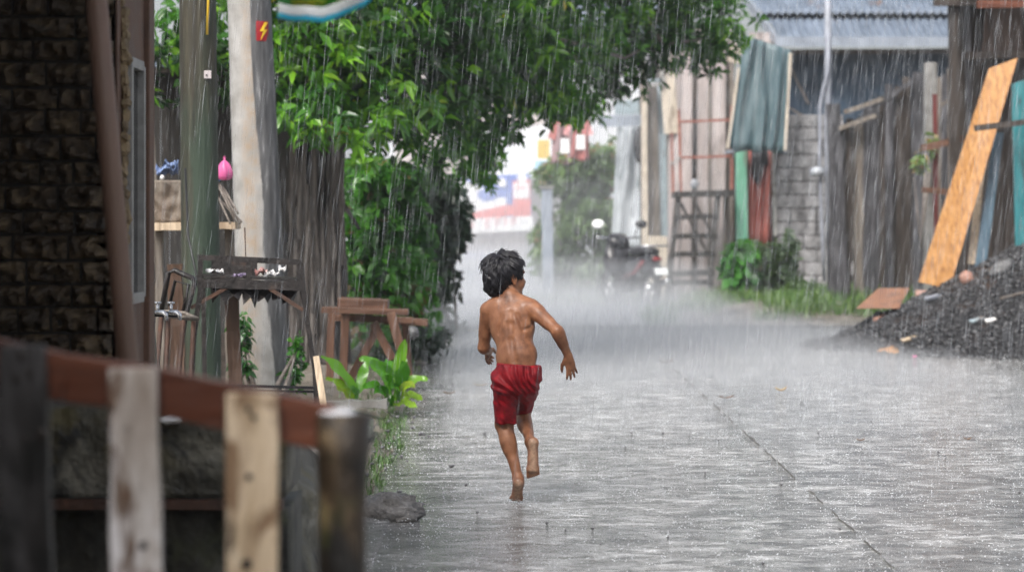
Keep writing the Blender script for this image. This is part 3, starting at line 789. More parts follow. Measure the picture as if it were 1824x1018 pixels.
    for p in pick:
        q = (p - hd) @ HF
        nrm = unit(np.array((q[0]+.012, q[1], q[2]-.02)))
        away = p - whorl; awl = (away @ HF); tang = awl - nrm*np.dot(awl, nrm)
        if np.linalg.norm(tang) < 1e-4: tang = np.array((0,0,-1.))
        tang = unit(tang) + np.array((0,0,-.55)) + r2.normal(0,.48,3)
        tang = unit(tang - nrm*np.dot(tang, nrm))
        Ln = r2.uniform(.022,.046) * (.45 if q[0] > .0 and q[2] < .07 else 1); wd = r2.uniform(.0018,.0050)
        if q[0] < -.03 and q[2] < -.02: Ln *= 1.0
        lift = r2.uniform(.06,.30) if q[2] > .05 else r2.uniform(-.02,.10)
        sd = np.cross(nrm, tang)
        base = len(lv)
        for k in range(5):
            t = k/4
            c = q + tang*Ln*t + nrm*(.0005 + Ln*lift*math.sin(min(t*2.2,1.57)) - Ln*.16*t*t*(1 if q[2] < .05 else .4))
            ww = wd*(1-t)**.6 + .0002
            for off in (-1, 0, 1):
                lv.append(hd + HF @ (c + sd*ww*off + nrm*(ww*.9 if off == 0 else -.0008)))
        for k in range(4):
            for j in range(2):
                a = base + 3*k + j
                lf.append((a, a+1, a+4, a+3))
    # two loose curls on the crown
    for (f0, r0, ht) in ((-.006,-.012,.022),(.012,-.004,.016),(-.03,-.03,.014)):
        pts = [h(f0-.010+.020*t+.006*math.sin(t*6), r0+.018*math.cos(t*3.1), .106+ht*math.sin(t*3.0)) for t in np.linspace(0,1,9)]
        tm = MB(); tm.tube(pts, [.0016]*8+[.0006], 5)
        b0 = len(lv); lv += [np.array(x) for x in tm.v]; lf += [tuple(i+b0 for i in fc) for fc in tm.f if len(fc) == 4]
    V3a = np.concatenate([V3, np.array(lv)]); F3a = np.concatenate([F3, np.array(lf)+len(V3)])
    return (V, F, pale), (V2, F2), (V3a, F3a), h, HF
def skin_material():
    nt = NT('wet brown skin')
    tc = nt.t.nodes.new('ShaderNodeTexCoord')
    n1 = noise_node(nt, tc.outputs['Object'], 16, 5, .6)
    col = ramp_node(nt, n1.outputs['Fac'], [(.28,(.085,.032,.015)), (.5,(.200,.084,.041)), (.72,(.305,.140,.073))]).outputs[0]
    at = nt.t.nodes.new('ShaderNodeAttribute'); at.attribute_name = 'pale'
    n2 = noise_node(nt, tc.outputs['Object'], 60, 4, .7)
    sole = ramp_node(nt, n2.outputs['Fac'], [(.35,(.20,.125,.085)), (.6,(.40,.26,.18))]).outputs[0]
    col = mix_node(nt, at.outputs['Fac'], col, sole)
    b = nt.t.nodes.new('ShaderNodeBsdfPrincipled'); nt.l(col, b.inputs['Base Color'])
    b.inputs['Specular IOR Level'].default_value = .34
    b.inputs['Subsurface Weight'].default_value = .08; b.inputs['Subsurface Radius'].default_value = (.012,.005,.003)
    b.inputs['Subsurface Scale'].default_value = .6
    mp = nt.t.nodes.new('ShaderNodeMapping'); mp.inputs['Scale'].default_value = (1,1,.14); nt.l(tc.outputs['Object'], mp.inputs['Vector'])
    n4 = noise_node(nt, mp.outputs[0], 55, 4, .6)         # water running down
    nt.l(ramp_node(nt, n4.outputs['Fac'], [(.38,.30), (.62,.58)]).outputs[0], b.inputs['Roughness'])
    n3 = noise_node(nt, tc.outputs['Object'], 300, 4, .7)
    ad = nt.t.nodes.new('ShaderNodeMath'); ad.operation = 'MULTIPLY_ADD'; nt.l(n4.outputs['Fac'], ad.inputs[0]); ad.inputs[1].default_value = .45; nt.l(n3.outputs['Fac'], ad.inputs[2])
    bp = nt.t.nodes.new('ShaderNodeBump'); bp.inputs['Strength'].default_value = .30; bp.inputs['Distance'].default_value = .0022
    nt.l(ad.outputs[0], bp.inputs['Height']); nt.l(bp.outputs[0], b.inputs['Normal'])
    nt.l(b.outputs[0], nt.out.inputs['Surface'])
    return nt.mat
def build_boy():
    (V, F, pale), (V2, F2), (V3, F3), h, HF = make_boy()
    t = thing('person', (0, BY, 0), 'barefoot shirtless child in red shorts running away down the wet road', 'person')
    np_mesh('body', V, F, skin_material(), t, attrs={'pale': pale}, smooth=True)
    red = surf('wet red cloth', [(.3,(.075,.001,.004)), (.55,(.18,.0015,.006)), (.75,(.30,.004,.011))], nscale=30, rough=(.45,.7), bump=.35, bdist=.003, bscale=420, spec=.25,
               overlays=[((.17,.002,.006), 9.0, .52, .68, (1,1,.5))])
    np_mesh('shorts', V2, F2, red, t, smooth=True)
    hair = surf('wet black hair', [(.3,(.006,.006,.008)), (.7,(.022,.021,.026))], nscale=60, rough=(.3,.5), bump=.4, bdist=.002, bscale=240, spec=.3)
    np_mesh('hair', V3, F3, hair, t, smooth=True)
    eyem = plain('eye white', (.75,.72,.68), .12); irm = plain('dark iris', (.02,.012,.008), .08)
    for sg in (1,-1):
        m = MB(); c = Vector(h(.0625, sg*.030, .004)); m.blob(c, (.0125,)*3, 16, 10, 0)
        e = m.build('eye', eyem, t, True)
        m = MB(); m.blob(c + Vector(HF @ np.array((.0080,0,0))), (.0058,)*3, 12, 8, 0); m.build('iris', irm, e, True)
build_boy()
# ------------------------------------------------------------------ ground, road
m = MB(); m.sheet(lambda u, v: (-60+120*u, 1+160*v, -.03), 24, 32, .2, (0,0,-1)); o = m.build('ground', M['soil']); tag(o, kind='structure')
def road_edge(y): return -.60 - .012*(y-8) + .05*mnoise.noise(Vector((y*1.7, 3, 0))) + .03*mnoise.noise(Vector((y*6, 9, 0)))
m = MB(); nv = 260
def rd(u, v):
    y = 1.5 + 26.4*v; x0 = road_edge(y) if y > 10.5 else -.95 + .35*max(0, min(1, (y-9.2)/1.3))
    return (x0 + (8.5 - x0)*u, y, .004*mnoise.noise(Vector((u*9, y*.8, 0))))
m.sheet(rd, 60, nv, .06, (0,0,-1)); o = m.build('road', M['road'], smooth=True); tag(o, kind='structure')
m = MB()
for k in range(44):                                    # dark lip where the lane meets the street, ragged
    x = -1.1 + k*.16; y = 27.86 + .10*mnoise.noise(Vector((x*1.3,0,0)))
    m.box((x+.08, y, .006 + .008*mnoise.noise(Vector((x*3,1,0)))), (.17, .10, .03))
o = m.build('road_edge_lip', M['concrete_dark'], smooth=False); tag(o, kind='structure')
m = MB(); m.sheet(lambda u, v: (-30+60*u, 27.9+29*v, -.012), 12, 12, .02, (0,0,-1)); o = m.build('street', M['street']); tag(o, kind='structure')
# long joint in the concrete with chipped edge
jv = MB()
pts = []
for i in range(130):
    y = 8.2 + i*.095
    a = (y - 8.7)/(20.8-8.7); x = (1.39*(1-a) + 1.365*a) + .016*mnoise.noise(Vector((y*4,0,5))) + .012*mnoise.noise(Vector((y*13,2,5)))
    w = max(0, .0014 + .006*mnoise.noise(Vector((y*2.3,7,1))) + .007*mnoise.noise(Vector((y*11,7,1))))
    pts.append((x, y, w))
for (a, b) in zip(pts[:-1], pts[1:]):
    if a[2] < .001: continue
    jv.box(((a[0]+b[0])/2, (a[1]+b[1])/2, .0035), (max(a[2],.002), abs(b[1]-a[1])+.002, .009), Matrix.Rotation(math.atan2(a[0]-b[0], b[1]-a[1]), 3, 'Z'))
o = jv.build('road_joint', M['joint']); tag(o, kind='structure')
# raised soil verge behind the benches
m = MB()
def verge(u, v):
    y = 10.8 + 17*v; e = road_edge(y) - .02
    x = e - 5*u
    z = -.02 + .11*min(1, u*9)*(1 if y > 12 else max(0, (y-10.8)/1.2)) + .03*mnoise.noise(Vector((x*2, y*1.2, 0)))*min(1, u*12)
    return (x, y, z)
m.sheet(verge, 40, 120, .05, (0,0,-1)); o = m.build('verge', M['soil'], smooth=True); tag(o, kind='structure')

# ------------------------------------------------------------------ picket fence close to the camera
FY = 3.8
t = thing('picket_fence', G(300, FY), 'rough picket fence of three boards, sagging reddish rail and mossy end post', 'fence')
M['knot'] = plain('dark knot', (.02,.014,.010), .5)
def picket(a, b, w0, w1, mat, name='picket', label=None, cut=0.0):
    m = MB(); m.board(P(*b, FY), P(*a, FY), W(w1, FY), .022, n=14, jit=.0022, w1=W(w0, FY), cut1=cut)
    o = m.build(name, mat, t, bevel=.003)
    if label: tag(o, label)
    return o
picket((40,614), (66,1835), 82, 112, M['shaded_picket'], label='grey weathered picket with dark knots')
picket((238,654), (258,1835), 84, 106, M['white_wood'], label='picket with flaking whitewash')
picket((449,699), (452,1835), 92, 104, M['pale_picket'], label='pale clean picket')
for (x, y, r) in ((38,632,7),(54,664,6),(29,673,7),(76,774,11),(46,780,7),(255,970,7),(443,848,6),(442,727,5),(452,742,5),(440,1004,9)):
    kn = MB(); c = P(x, y, FY - .0125); kn.blob(c, (W(r,FY), .004, W(r*1.15,FY)), 12, 8, .2, 2, seed=x); kn.build('knot', M['knot'], t, True)
m = MB()
pts = [P(-60,632,FY+.035), P(120,672,FY+.035), P(280,694,FY+.035), P(430,728,FY+.035), P(590,762,FY+.035)]
for a, b in zip(pts[:-1], pts[1:]): m.board(a, b + (b-a)*.002, W(84,FY), .03, n=4, jit=.001)
m.build('rail', M['red_wood'], t, bevel=.003)
m = MB(); n = 14
pp = [P(610, 736 + (1835-736)*i/n, FY+.03) for i in range(n+1)]
m.tube(pp, [W(v, FY) for v in (50,46,43,42,43,44,43,44,45,45,45,46,46,47,48)], 18, jit=.05, cap=True)
post = m.build('post', M['moss_log'], t, True)
m = MB(); c = P(602, 736, FY+.03); m.blob(c + Vector((0,0,.001)), (W(36,FY), W(36,FY), .006), 18, 6, .25, 2)
m.build('post_top', M['wet_sheen_top'], post, True)

# ------------------------------------------------------------------ mossy parapet with a rusty bar, and the concrete beyond
t = thing('concrete_parapet', G(300, 7.3), 'low mossy concrete parapet behind the picket fence', 'wall')
m = MB()
def lump(px0, px1, py0, py1, Y, amp, seed, nu=40, nv=16, depth=.5):
    a = P(px0, py0, Y); b = P(px1, py1, Y)
    def fn(u, v):
        x = a.x + (b.x-a.x)*u; z = a.z + (b.z-a.z)*v
        d = amp*mnoise.noise(Vector((x*5, z*5, seed))) + amp*.5*mnoise.noise(Vector((x*14, z*14, seed)))
        return (x, Y + d, z + (amp*.8*mnoise.noise(Vector((x*6, seed, 2))) if v < .01 else 0))
    m.sheet(fn, nu, nv, depth, (0,1,0))
lump(-200, 508, 728, 885, 7.0, .025, 1)
m.build('parapet_block', M['parapet'], t, True)
m = MB(); lump(-200, 512, 906, 1300, 7.14, .03, 4); m.build('footing', M['concrete_dark'], t, True)
m = MB(); m.board(P(-200, 897, 6.985), P(505, 897, 6.985), .028, .05, n=14, jit=.002); m.build('rusty_bar', M['rust'], t)
m = MB(); m.blob(G(492, 8.3, .12), (.21,.75,.40), 24, 16, .25, 2.4, seed=3)
tag(m.build('concrete_mound', M['parapet'], None, True, loc=G(520,8.3)), 'broken concrete mound beside the parapet end', 'rubble')
m = MB(); m.sheet(lambda u, v: (G(505,8.6).x + u*.30, 7.2+3.1*v, .03 - .02*u + .012*mnoise.noise(Vector((u*4, v*9, 2)))), 10, 40, .06, (0,0,-1))
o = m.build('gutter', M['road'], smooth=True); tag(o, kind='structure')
m = MB(); m.blob(G(690, 10.25, .03), (.15,.12,.075), 22, 13, .38, 2.8, seed=8); m.blob(G(650, 10.3, .02), (.16,.12,.07), 20, 12, .4, 2.8, seed=5); m.blob(G(715, 10.2, .01), (.07,.07,.045), 14, 9, .4, 2.6, seed=15)
tag(m.build('rock_slab', M['rock'], None, True, loc=G(680,10.25)), 'wet grey rock slab at the grassy road edge', 'rock')

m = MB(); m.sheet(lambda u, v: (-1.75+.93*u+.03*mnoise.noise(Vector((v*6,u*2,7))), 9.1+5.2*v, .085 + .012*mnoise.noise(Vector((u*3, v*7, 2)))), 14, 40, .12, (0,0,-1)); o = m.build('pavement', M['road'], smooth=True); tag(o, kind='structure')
# ------------------------------------------------------------------ stone clad house
t = thing('stone_house', G(60, 8.4), 'dark house corner with split stone cladding and pink plaster return', 'house')
SY = 8.0
m = MB(); x0 = P(-420,0,SY).x; x1 = P(203,0,SY).x
m.box(((x0+x1)/2, SY+.16, 1.45), (x1-x0, .26, 2.9)); m.build('wall_core', M['mortar'], t)
m = MB(); row = 0; z = .0
while z < 2.9:
    hgt = rng.uniform(.074,.088); x = x0 - rng.uniform(0,.12)
    while x < x1:
        w = rng.uniform(.10,.19); xe = min(x + w, x1)
        if xe - x > .03:
            sd = rng.uniform(0, 90); xs = max(x, x0)
            def fn(u, v, xs=xs, xe=xe, z=z, hgt=hgt, sd=sd):
                px = xs + .005 + (xe-xs-.010)*u + .004*mnoise.noise(Vector((z*40, v*5, sd))); pz = z + .005 + (hgt-.010)*v + .005*mnoise.noise(Vector((xs*40, u*4, sd)))
                ed = min(u, 1-u, v, 1-v)
                d = -.010 - .042*min(1, ed*6)*(.5 + 1.3*mnoise.noise(Vector((px*26, pz*26, sd)))) - .012*mnoise.noise(Vector((px*70, pz*70, sd)))
                return (px, SY+.03 + d, pz)
            m.sheet(fn, 12, 8, .03, (0,1,0))
        x = xe
    z += hgt
m.build('stone_cladding', M['stone'], t, False)
m = MB(); xs = P(204,0,SY).x
m.box((xs - .03, SY+.38, 1.45), (.07, .70, 2.9)); m.build('plaster_wall', M['plaster'], t)
# crumbling edge strip between plaster and frame
m = MB()
for i in range(70):
    z = .1 + i*.038; m.blob((xs + .012 + rng.uniform(-.006,.008), SY + .12 + rng.uniform(-.02,.02), z), (rng.uniform(.012,.026), .03, rng.uniform(.018,.034)), 7, 5, .4, 3, seed=i)
m.build('crumbling_edge', M['crumble'], t, False)
fr = MB()
for (yy, w) in ((SY+.15,.03),(SY+.42,.03)): fr.box((xs+.020, yy, 1.40), (.036, w, .80))
for z in (1.0,1.80): fr.box((xs+.020, SY+.285, z), (.034, .25, .035))
wf = fr.build('window', M['white_paint'], t, bevel=.003)
m = MB(); m.box((xs+.010, SY+.285, 1.40), (.008, .26, .78)); m.build('pane', plain('dark window glass', (.02,.02,.022), .1), wf)
m = MB(); m.box((xs+.000, SY+.67, 1.45), (.05,.12,2.9)); m.build('plaster_post', M['plaster'], t, bevel=.006)
m = MB()
m.sheet(lambda u, v: (-3.4 + 2.36*u, -2.0 + 11.7*v, 2.70 + .09*(1-u)*3 + .02*math.sin(v*250)), 8, 240, .02, (0,0,1)); m.build('roof', M['roof_tin'], t, True)  # unseen roof added to shade the near left side
m = MB(); m.box((-2.35, 3.2, 1.45), (.15, 9.8, 2.9)); m.build('added_shade_wall', M['plaster'], t)  # unseen wall added to block light from the left
m = MB(); m.box((-3.4, -2.3, 2.0), (6.4, .3, 4.0)); m.build('added_shade_block', M['plaster'], t)  # unseen block added behind the camera to darken the left side
# leaning pole
m = MB(); m.tube([P(165,-80,6.4), P(200,330,6.4), P(229,660,6.4), P(281,1240,6.4)], .029, 14)
tag(m.build('leaning_pole', M['pvc'], None, True, loc=P(281,1240,6.4)), 'smooth tan pole leaning in front of the stone wall', 'pole')

# ------------------------------------------------------------------ shack behind the posts
t = thing('wooden_shack', G(380, 19.6), 'dark wooden shack with pale roof edge behind the two posts', 'shack')
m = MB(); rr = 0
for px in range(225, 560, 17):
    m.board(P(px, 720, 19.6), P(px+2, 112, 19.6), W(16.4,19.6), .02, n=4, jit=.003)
m.build('wall', M['black_wood'], t)
m = MB(); a = P(235,118,18.9); b = P(505,116,18.9)
m.sheet(lambda u, v: (a.x + (b.x-a.x)*u, 18.9 + 1.6*v, a.z + .14*v + .012*math.sin(u*110)), 120, 4, .012, (0,0,1)); m.build('roof', M['roof_tin'], t, True)
m = MB(); m.board(P(240,124,18.95), P(505,122,18.95), .05, .02); m.build('eave_board', M['dark_wood_x'], t)
m = MB(); m.board(P(492,660,19.4), P(494,190,19.4), W(40,19.4), .03); m.build('door', M['black_wood'], t)

# ------------------------------------------------------------------ green wooden post and concrete utility pole
t = thing('wooden_post', G(357, 14), 'thick wooden post greened with algae beside the concrete pole', 'post')
m = MB(); n = 26
m.tube([P(350 + 10*i/n, -220 + 1000*i/n, 14) for i in range(n+1)], [.104 + .010*i/n for i in range(n+1)], 28, jit=.025)
m.build('shaft', M['green_post'], t, True)
m = MB(); m.box(P(370,133,13.90), (.042,.008,.046)); tg = m.build('tag_plate', plain('tag plate', (.42,.38,.38), .5), t, bevel=.002)
m = MB(); m.blob(P(368,134,13.893), (.006,.003,.006), 8, 6, 0); m.build('nail', M['black_pipe'], tg, True)
m = MB(); m.tube([P(371,-200,13.9), P(371,0,13.9), P(369,62,13.9)], .008, 6); m.build('cable', M['cable_yellow'], t, True)
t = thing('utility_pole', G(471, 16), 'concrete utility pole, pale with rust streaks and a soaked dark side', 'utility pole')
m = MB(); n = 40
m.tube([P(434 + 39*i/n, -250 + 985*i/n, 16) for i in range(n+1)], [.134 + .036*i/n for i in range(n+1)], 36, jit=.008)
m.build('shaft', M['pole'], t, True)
# warning plate curved round the pole
pc = P(444.8,58,16); pr = .1475
m = MB()
def wp(u, v): 
    a = R(22 + 38*u); return (pc.x + (pr+.002)*math.sin(a), 16 - (pr+.002)*math.cos(a), pc.z - .065 + .13*v)
m.sheet(wp, 6, 1, .002, (.7,-.7,0)); pl = m.build('warning_plate', M['sign_red'], t)
m = MB()
bolt = [(.62,1.0),(.25,.48),(.52,.50),(.30,.0),(.85,.60),(.55,.58),(.90,1.0)]
pts = [Vector(wp(u, .05+.9*v)) + Vector((.004,-.006,0)) for u, v in bolt]
m.add(pts + [p + Vector((.002,-.002,0)) for p in pts], [tuple(range(7)), tuple(range(13,6,-1))] + [((k+1)%7, k, k+7, (k+1)%7+7) for k in range(7)])
m.build('lightning_mark', M['sign_yellow'], pl)
m = MB(); m.tube([P(506,300,15.82), P(507,420,15.82), P(514,600,15.8)], .005, 6); m.tube([P(508,415,15.82), P(508,432,15.82)], .014, 8); m.build('wire', M['cable_black'], t)

# ------------------------------------------------------------------ clutter rack between the posts
t = thing('storage_rack', G(330, 15), 'rough rack with pale shelf plank behind the green post', 'rack')
m = MB(); m.board(P(268,404,15), P(424,401,15), .045, .30, n=6, face=(0,-1,0)); m.build('shelf', M['pale_wood'], t)
for (a, b, w) in (((283,330),(286,690),.05),((408,404),(410,690),.05)):
    m = MB(); m.board(P(*b,15.1), P(*a,15.1), w, .05, n=8, jit=.006); m.build('leg', M['grey_wood'], t)
m = MB(); m.board(P(290,640,15.3), P(436,642,15.3), .35, .02, face=(0,-1,0)); m.build('back_panel', M['dark_wood_x'], t)
m = MB(); m.sheet(lambda u, v: (P(276+54*u,0,15).x, 14.95 + .03*mnoise.noise(Vector((u*4,v*4,0))), P(0,396-75*v,15).z), 14, 14, .05, (0,1,0))
tag(m.build('cloth_sack', M['sack'], None, True, loc=P(303,396,15)), 'stained cloth sack standing on the rack shelf', 'sack')
m = MB(); m.crumple(P(298,318,15), .13, .12, .10, 3, 16, 1.3); m.crumple(P(304,314,14.98), .09, .10, .11, 8, 14, 1.4)
tag(m.build('cloth_bundle', M['blue_faded'], None, True, loc=P(300,318,15)), 'faded blue cloth bundle above the stained sack', 'cloth')
m = MB(); m.blob(P(289,316,14.9), (.014,.014,.016), 10, 8, .1, 3); tag(m.build('white_cup', M['white_plastic'], None, True, loc=P(289,321,14.9)), 'small white cup beside the blue cloth bundle', 'cup')
m = MB()
def bag(c, w, h, seed):
    vs = []; fs = []; n = 18; rows = [(1.12,.10),(1.02,.16),(.93,.12),(.84,.42),(.68,.72),(.45,.96),(.22,1.0),(.06,.78),(.0,.25)]
    for (z, r) in rows:
        for k in range(n):
            a = 2*math.pi*k/n; q = 1 + .16*math.sin(a*5+seed+z*4) + .22*mnoise.noise(Vector((math.cos(a)*2, z*4, math.sin(a)*2+seed)))
            vs.append(c + Vector((w*r*q*math.cos(a), w*.8*r*q*math.sin(a), h*z)))
    for j in range(len(rows)-1):
        for k in range(n): fs.append((j*n+k, (j+1)*n+k, (j+1)*n+(k+1)%n, j*n+(k+1)%n))
    m.add(vs, fs + [tuple(range((len(rows)-1)*n, len(rows)*n)), tuple(range(n-1,-1,-1))])
bag(P(400,321,15), .047, .135, 1); tag(m.build('plastic_bag', M['pink'], None, True, loc=P(400,322,15)), 'bright pink plastic bag hung between green post and utility pole', 'bag')
m = MB(); bag(P(385,324,15.05), .030, .13, 5); tag(m.build('plastic_bag', M['blue_plastic'], None, True, loc=P(386,325,15.05)), 'narrow blue plastic bag touching the pink bag', 'bag')
rods = [((383,318),(420,395)),((388,322),(427,398)),((394,326),(424,380)),((384,340),(410,398)),((388,352),(430,395))]
for i, (a, b) in enumerate(rods):
    m = MB(); m.tube([P(*a,15.05+.02*i), P(*b,14.85)], .007, 6)
    tag(m.build('metal_rod', M['twig'], None, True, loc=P(*b,14.85)), 'thin grey rod leaning on the shelf behind the green post', 'rod', 'bundle of rods beside the pink bag')
sticks = [((262,175),(276,345),.018,'pale crooked stick standing between window frame and rack','brown'),((268,200),(262,330),.010,'thin dark stick beside the pale crooked stick','dark')]
for a, b, r, lb, c in sticks:
    m = MB(); m.tube([P(*a,15.6), P((a[0]+b[0])/2+4,(a[1]+b[1])/2,15.6), P(*b,15.6), P(b[0]+4, 690, 15.6)], [r*.8,r,r*1.1,r], 8, jit=.1)
    tag(m.build('stick', M['grey_wood'] if c == 'brown' else M['dark_wood'], None, True, loc=P(b[0]+4,690,15.6)), lb, 'stick')
for (px, py, w, hh, lb) in ((256,178,.075,.16,'black electric box high beside the window frame'),(257,246,.06,.10,'smaller black electric box under the first')):
    b = thing('electric_box', P(px,py+20,9.4), lb, 'electric box', 'electric boxes by the window')
    m = MB(); m.box(P(px,py,9.4), (w,.07,hh)); m.build('case', M['black_plastic'], b, bevel=.008)
    m = MB(); m.box(P(px,py,9.4)+Vector((.005,-.04,0)), (w*.7,.012,hh*.7)); m.build('cover', M['black_pipe'], b, bevel=.004)
m = MB(); m.tube([P(240,190,9.2), P(252,330,9.6), P(262,470,10), P(250,640,10.2)], .008, 6)
tag(m.build('hanging_cable', M['cable_black'], None, True, loc=P(252,640,10)), 'loose black cable hanging past the window frame', 'cable')
m = MB(); m.tube([P(330,300,13.7), P(335,420,13.5), P(352,500,13.2)], .006, 6)
tag(m.build('hanging_cable', M['cable_black'], None, True, loc=P(352,500,13.2)), 'thin dark cable slanting across the green post', 'cable')
# bark covered planks by the house corner
m = MB(); m.board(P(268,690,10.6), P(262,395,10.6), .045, .03, n=14, jit=.008); tag(m.build('rough_plank', M['grey_wood'], None, loc=P(268,690,10.6)), 'rough bark edged plank standing behind the water taps', 'plank')
m = MB(); m.board(P(318,690,12.9), P(312,470,12.9), .075, .03, n=10, jit=.006); tag(m.build('rough_plank', M['brown_wood'], None, loc=P(318,690,12.9)), 'dark brown plank standing behind the chair frame', 'plank')
m = MB(); m.board(P(420,690,13.4), P(412,520,13.4), .075, .03, n=10, jit=.004); tag(m.build('rough_plank', M['brown_wood'], None, loc=P(420,690,13.4)), 'brown plank standing between green post and concrete pole', 'plank')

# ------------------------------------------------------------------ standpipe with taps
t = thing('standpipe', G(268, 10.4), 'black standpipe with two small chrome taps', 'water tap')
m = MB(); m.tube([G(268,10.4), P(267,565,10.4), P(270,558,10.4), P(318,560,10.4)], .0135, 10); m.build('pipe', M['black_pipe'], t, True)
for px in (281, 305):
    m = MB(); m.tube([P(px,557,10.36), P(px,541,10.36)], .007, 8); m.box(P(px,539,10.36), (.030,.012,.010)); m.tube([P(px-2,556,10.36), P(px+10,556,10.33), P(px+15,560,10.32), P(px+16,570,10.32)], [.011,.011,.010,.008], 8)
    m.build('tap', M['chrome'], t, True)

# ------------------------------------------------------------------ rusty chair frame and the wrecked metal stand
t = thing('chair_frame', G(310, 12), 'bare rusty chair frame leaning beside the water taps', 'chair')
def fr2(name, pts, r, mat, par, Y, n=8):
    m = MB(); m.tube([P(x, y, Y + dz) for x, y, dz in pts], r, n); return m.build(name, mat, par, True)
fr2('backrest', [(286,560,0),(300,486,.02),(310,481,.02),(345,496,.04),(347,505,.04),(330,565,.03),(322,620,.03)], .013, M['dark_steel'], t, 12)
fr2('backrest', [(302,545,.05),(312,500,.05),(336,507,.06),(326,555,.05)], .009, M['dark_steel'], t, 12)
fr2('seat_frame', [(288,555,0),(330,558,.0),(352,568,-.1),(300,562,-.15),(288,555,0)], .012, M['grey_wood'], t, 12)
for a, b in (((288,558),(262,860)),((328,560),(300,870)),((300,562),(285,880)),((345,568),(330,870))):
    fr2('leg', [(a[0],a[1],0),(b[0],b[1],-.1)], .012, M['rust'], t, 12)
t = thing('metal_stand', G(455, 13), 'wrecked rusty metal stand with tray top before the utility pole', 'stand')
SYY = 13.0
def bar(name, pts, w=.022, mat=None, dy=0.0, par=None):
    m = MB()
    for a, b in zip(pts[:-1], pts[1:]): m.board(P(*a, SYY+dy), P(*b, SYY+dy), w, w*.8, n=2, jit=.001)
    return m.build(name, mat or M['dark_steel'], par or t)
def tilt(x): return 458 + (x-355)*.045
m = MB()
for dy in (0,.42):
    m.board(P(352,458,SYY+dy), P(538,467,SYY+dy), .030, .02, n=6, jit=.0015)
    m.board(P(352,503,SYY+dy), P(536,509,SYY+dy), .050, .02, n=6, jit=.003)
for x in (357,443,533):
    for dy in (0,.42): m.board(P(x,515,SYY+dy), P(x,tilt(x)-2,SYY+dy), .026, .02, n=2, jit=.001)
m.board(P(357,490,SYY+.21), P(533,497,SYY+.21), .012, .42, n=4, jit=.002)
m.build('tray', M['dark_steel'], t)
m = MB(); m.sheet(lambda u, v: (P(360+84*u,0,SYY).x, SYY+.40, P(0,500-34*v,SYY).z), 4, 2, .008, (0,1,0)); m.build('back_panel', M['dark_steel'], t)
m = MB()
for (xs_, sd) in ((375,1),(400,2),(430,3),(455,4),(482,5),(500,6)):
    m.prism([P(xs_,512,SYY+.02*sd), P(xs_+34,513,SYY+.02*sd), P(xs_+30-sd*2,530+((sd*37)%23),SYY+.01), P(xs_+16,522+((sd*17)%15),SYY), P(xs_+3,533+((sd*29)%11),SYY+.02)], (0,.006,0))
m.build('torn_flap', M['dark_steel'], t)
bar('leg', [(536,468),(541,520),(547,570),(558,640),(570,728),(578,830)], .026)
bar('leg', [(536,510),(546,560),(560,650),(566,840)], .020, dy=.4)
bar('leg', [(358,512),(345,600),(332,840)], .028); bar('leg', [(362,512),(368,830)], .024, dy=.4)
bar('brace', [(340,548),(416,505)], .020, M['rust']); bar('brace', [(478,512),(540,552)], .020, M['rust'])
bar('stretcher', [(372,686),(562,690)], .016, M['black_pipe']); bar('stretcher', [(372,694),(564,697)], .012, M['black_pipe'], dy=.06)
bar('rod', [(438,465),(436,405)], .006, M['rust'], dy=.2)
def scrap(px, py, Y, r, mat, lb, cat='scrap', seed=1, name='plastic_scrap'):
    m = MB(); m.crumple(P(px,py,Y)-Vector((0,0,r[2]*.9)), r[0]*2, r[1]*2.2, r[2]*2.2, seed); tag(m.build(name, mat, None, False, loc=P(px,py,Y)), lb, cat, 'scraps on the metal stand')
scrap(383,485,13.1,(.045,.04,.025), M['white_plastic'], 'crumpled white scrap at the taped end of the metal tray', seed=1)
scrap(428,491,13.1,(.040,.04,.018), M['lilac_plastic'], 'lilac scrap lying mid tray on the metal stand', seed=2)
scrap(465,487,13.1,(.030,.04,.035), M['pink_plastic'], 'pinkish crumpled scrap in the metal tray', seed=3)
scrap(483,489,13.1,(.036,.04,.028), M['white_plastic'], 'white scrap between pinkish scrap and torn cup', seed=4)
scrap(503,482,13.1,(.018,.03,.030), M['white_plastic'], 'torn white cup standing near the tray end', 'cup', 5, 'torn_cup')
m = MB(); m.board(P(578,735,12.85), P(563,634,12.9), .035, .02, n=5, jit=.002); tag(m.build('pale_stick', M['pale_wood'], None, loc=P(578,735,12.85)), 'pale flat stick leaning on the metal stand leg', 'stick')
m = MB(); m.blob(P(305,747,6.98), (.035,.05,.012), 9, 6, .5, 2.5, seed=11); tag(m.build('paper_scrap', M['white_plastic'], None, loc=P(305,747,6.98)), 'white paper scrap on the mossy parapet', 'litter')

# ------------------------------------------------------------------ rough wooden trestle bench
t = thing('trestle_bench', G(665, 17.6), 'rough reddish wooden trestle bench with splayed legs by the trunk', 'bench')
BYY = 17.6
def bb(name, a, b, w, th, dy=0.0, dy1=None, face=(0,-1,0)):
    m = MB(); m.board(P(*a, BYY+dy), P(*b, BYY+(dy if dy1 is None else dy1)), w, th, n=4, jit=.003, face=face); m.build(name, M['brown_wood_x'] if abs(a[0]-b[0]) > abs(a[1]-b[1]) else M['brown_wood_r'], t, bevel=.003)
M['brown_wood_r'] = wood('reddish wet wood', (.045,.022,.014), (.105,.052,.032), (.20,.105,.068), rough=(.3,.55))
bb('top_board', (604,538), (692,543), .075, .30, .05); bb('top_board', (573,551), (728,556), .045, .12, -.1); bb('top_board', (684,571), (762,574), .05, .10, .2)
bb('rail', (585,565), (735,570), .05, .04, .1)
bb('leg', (587,690), (591,552), .055, .05, .1); bb('leg', (611,690), (616,556), .06, .05, -.1)
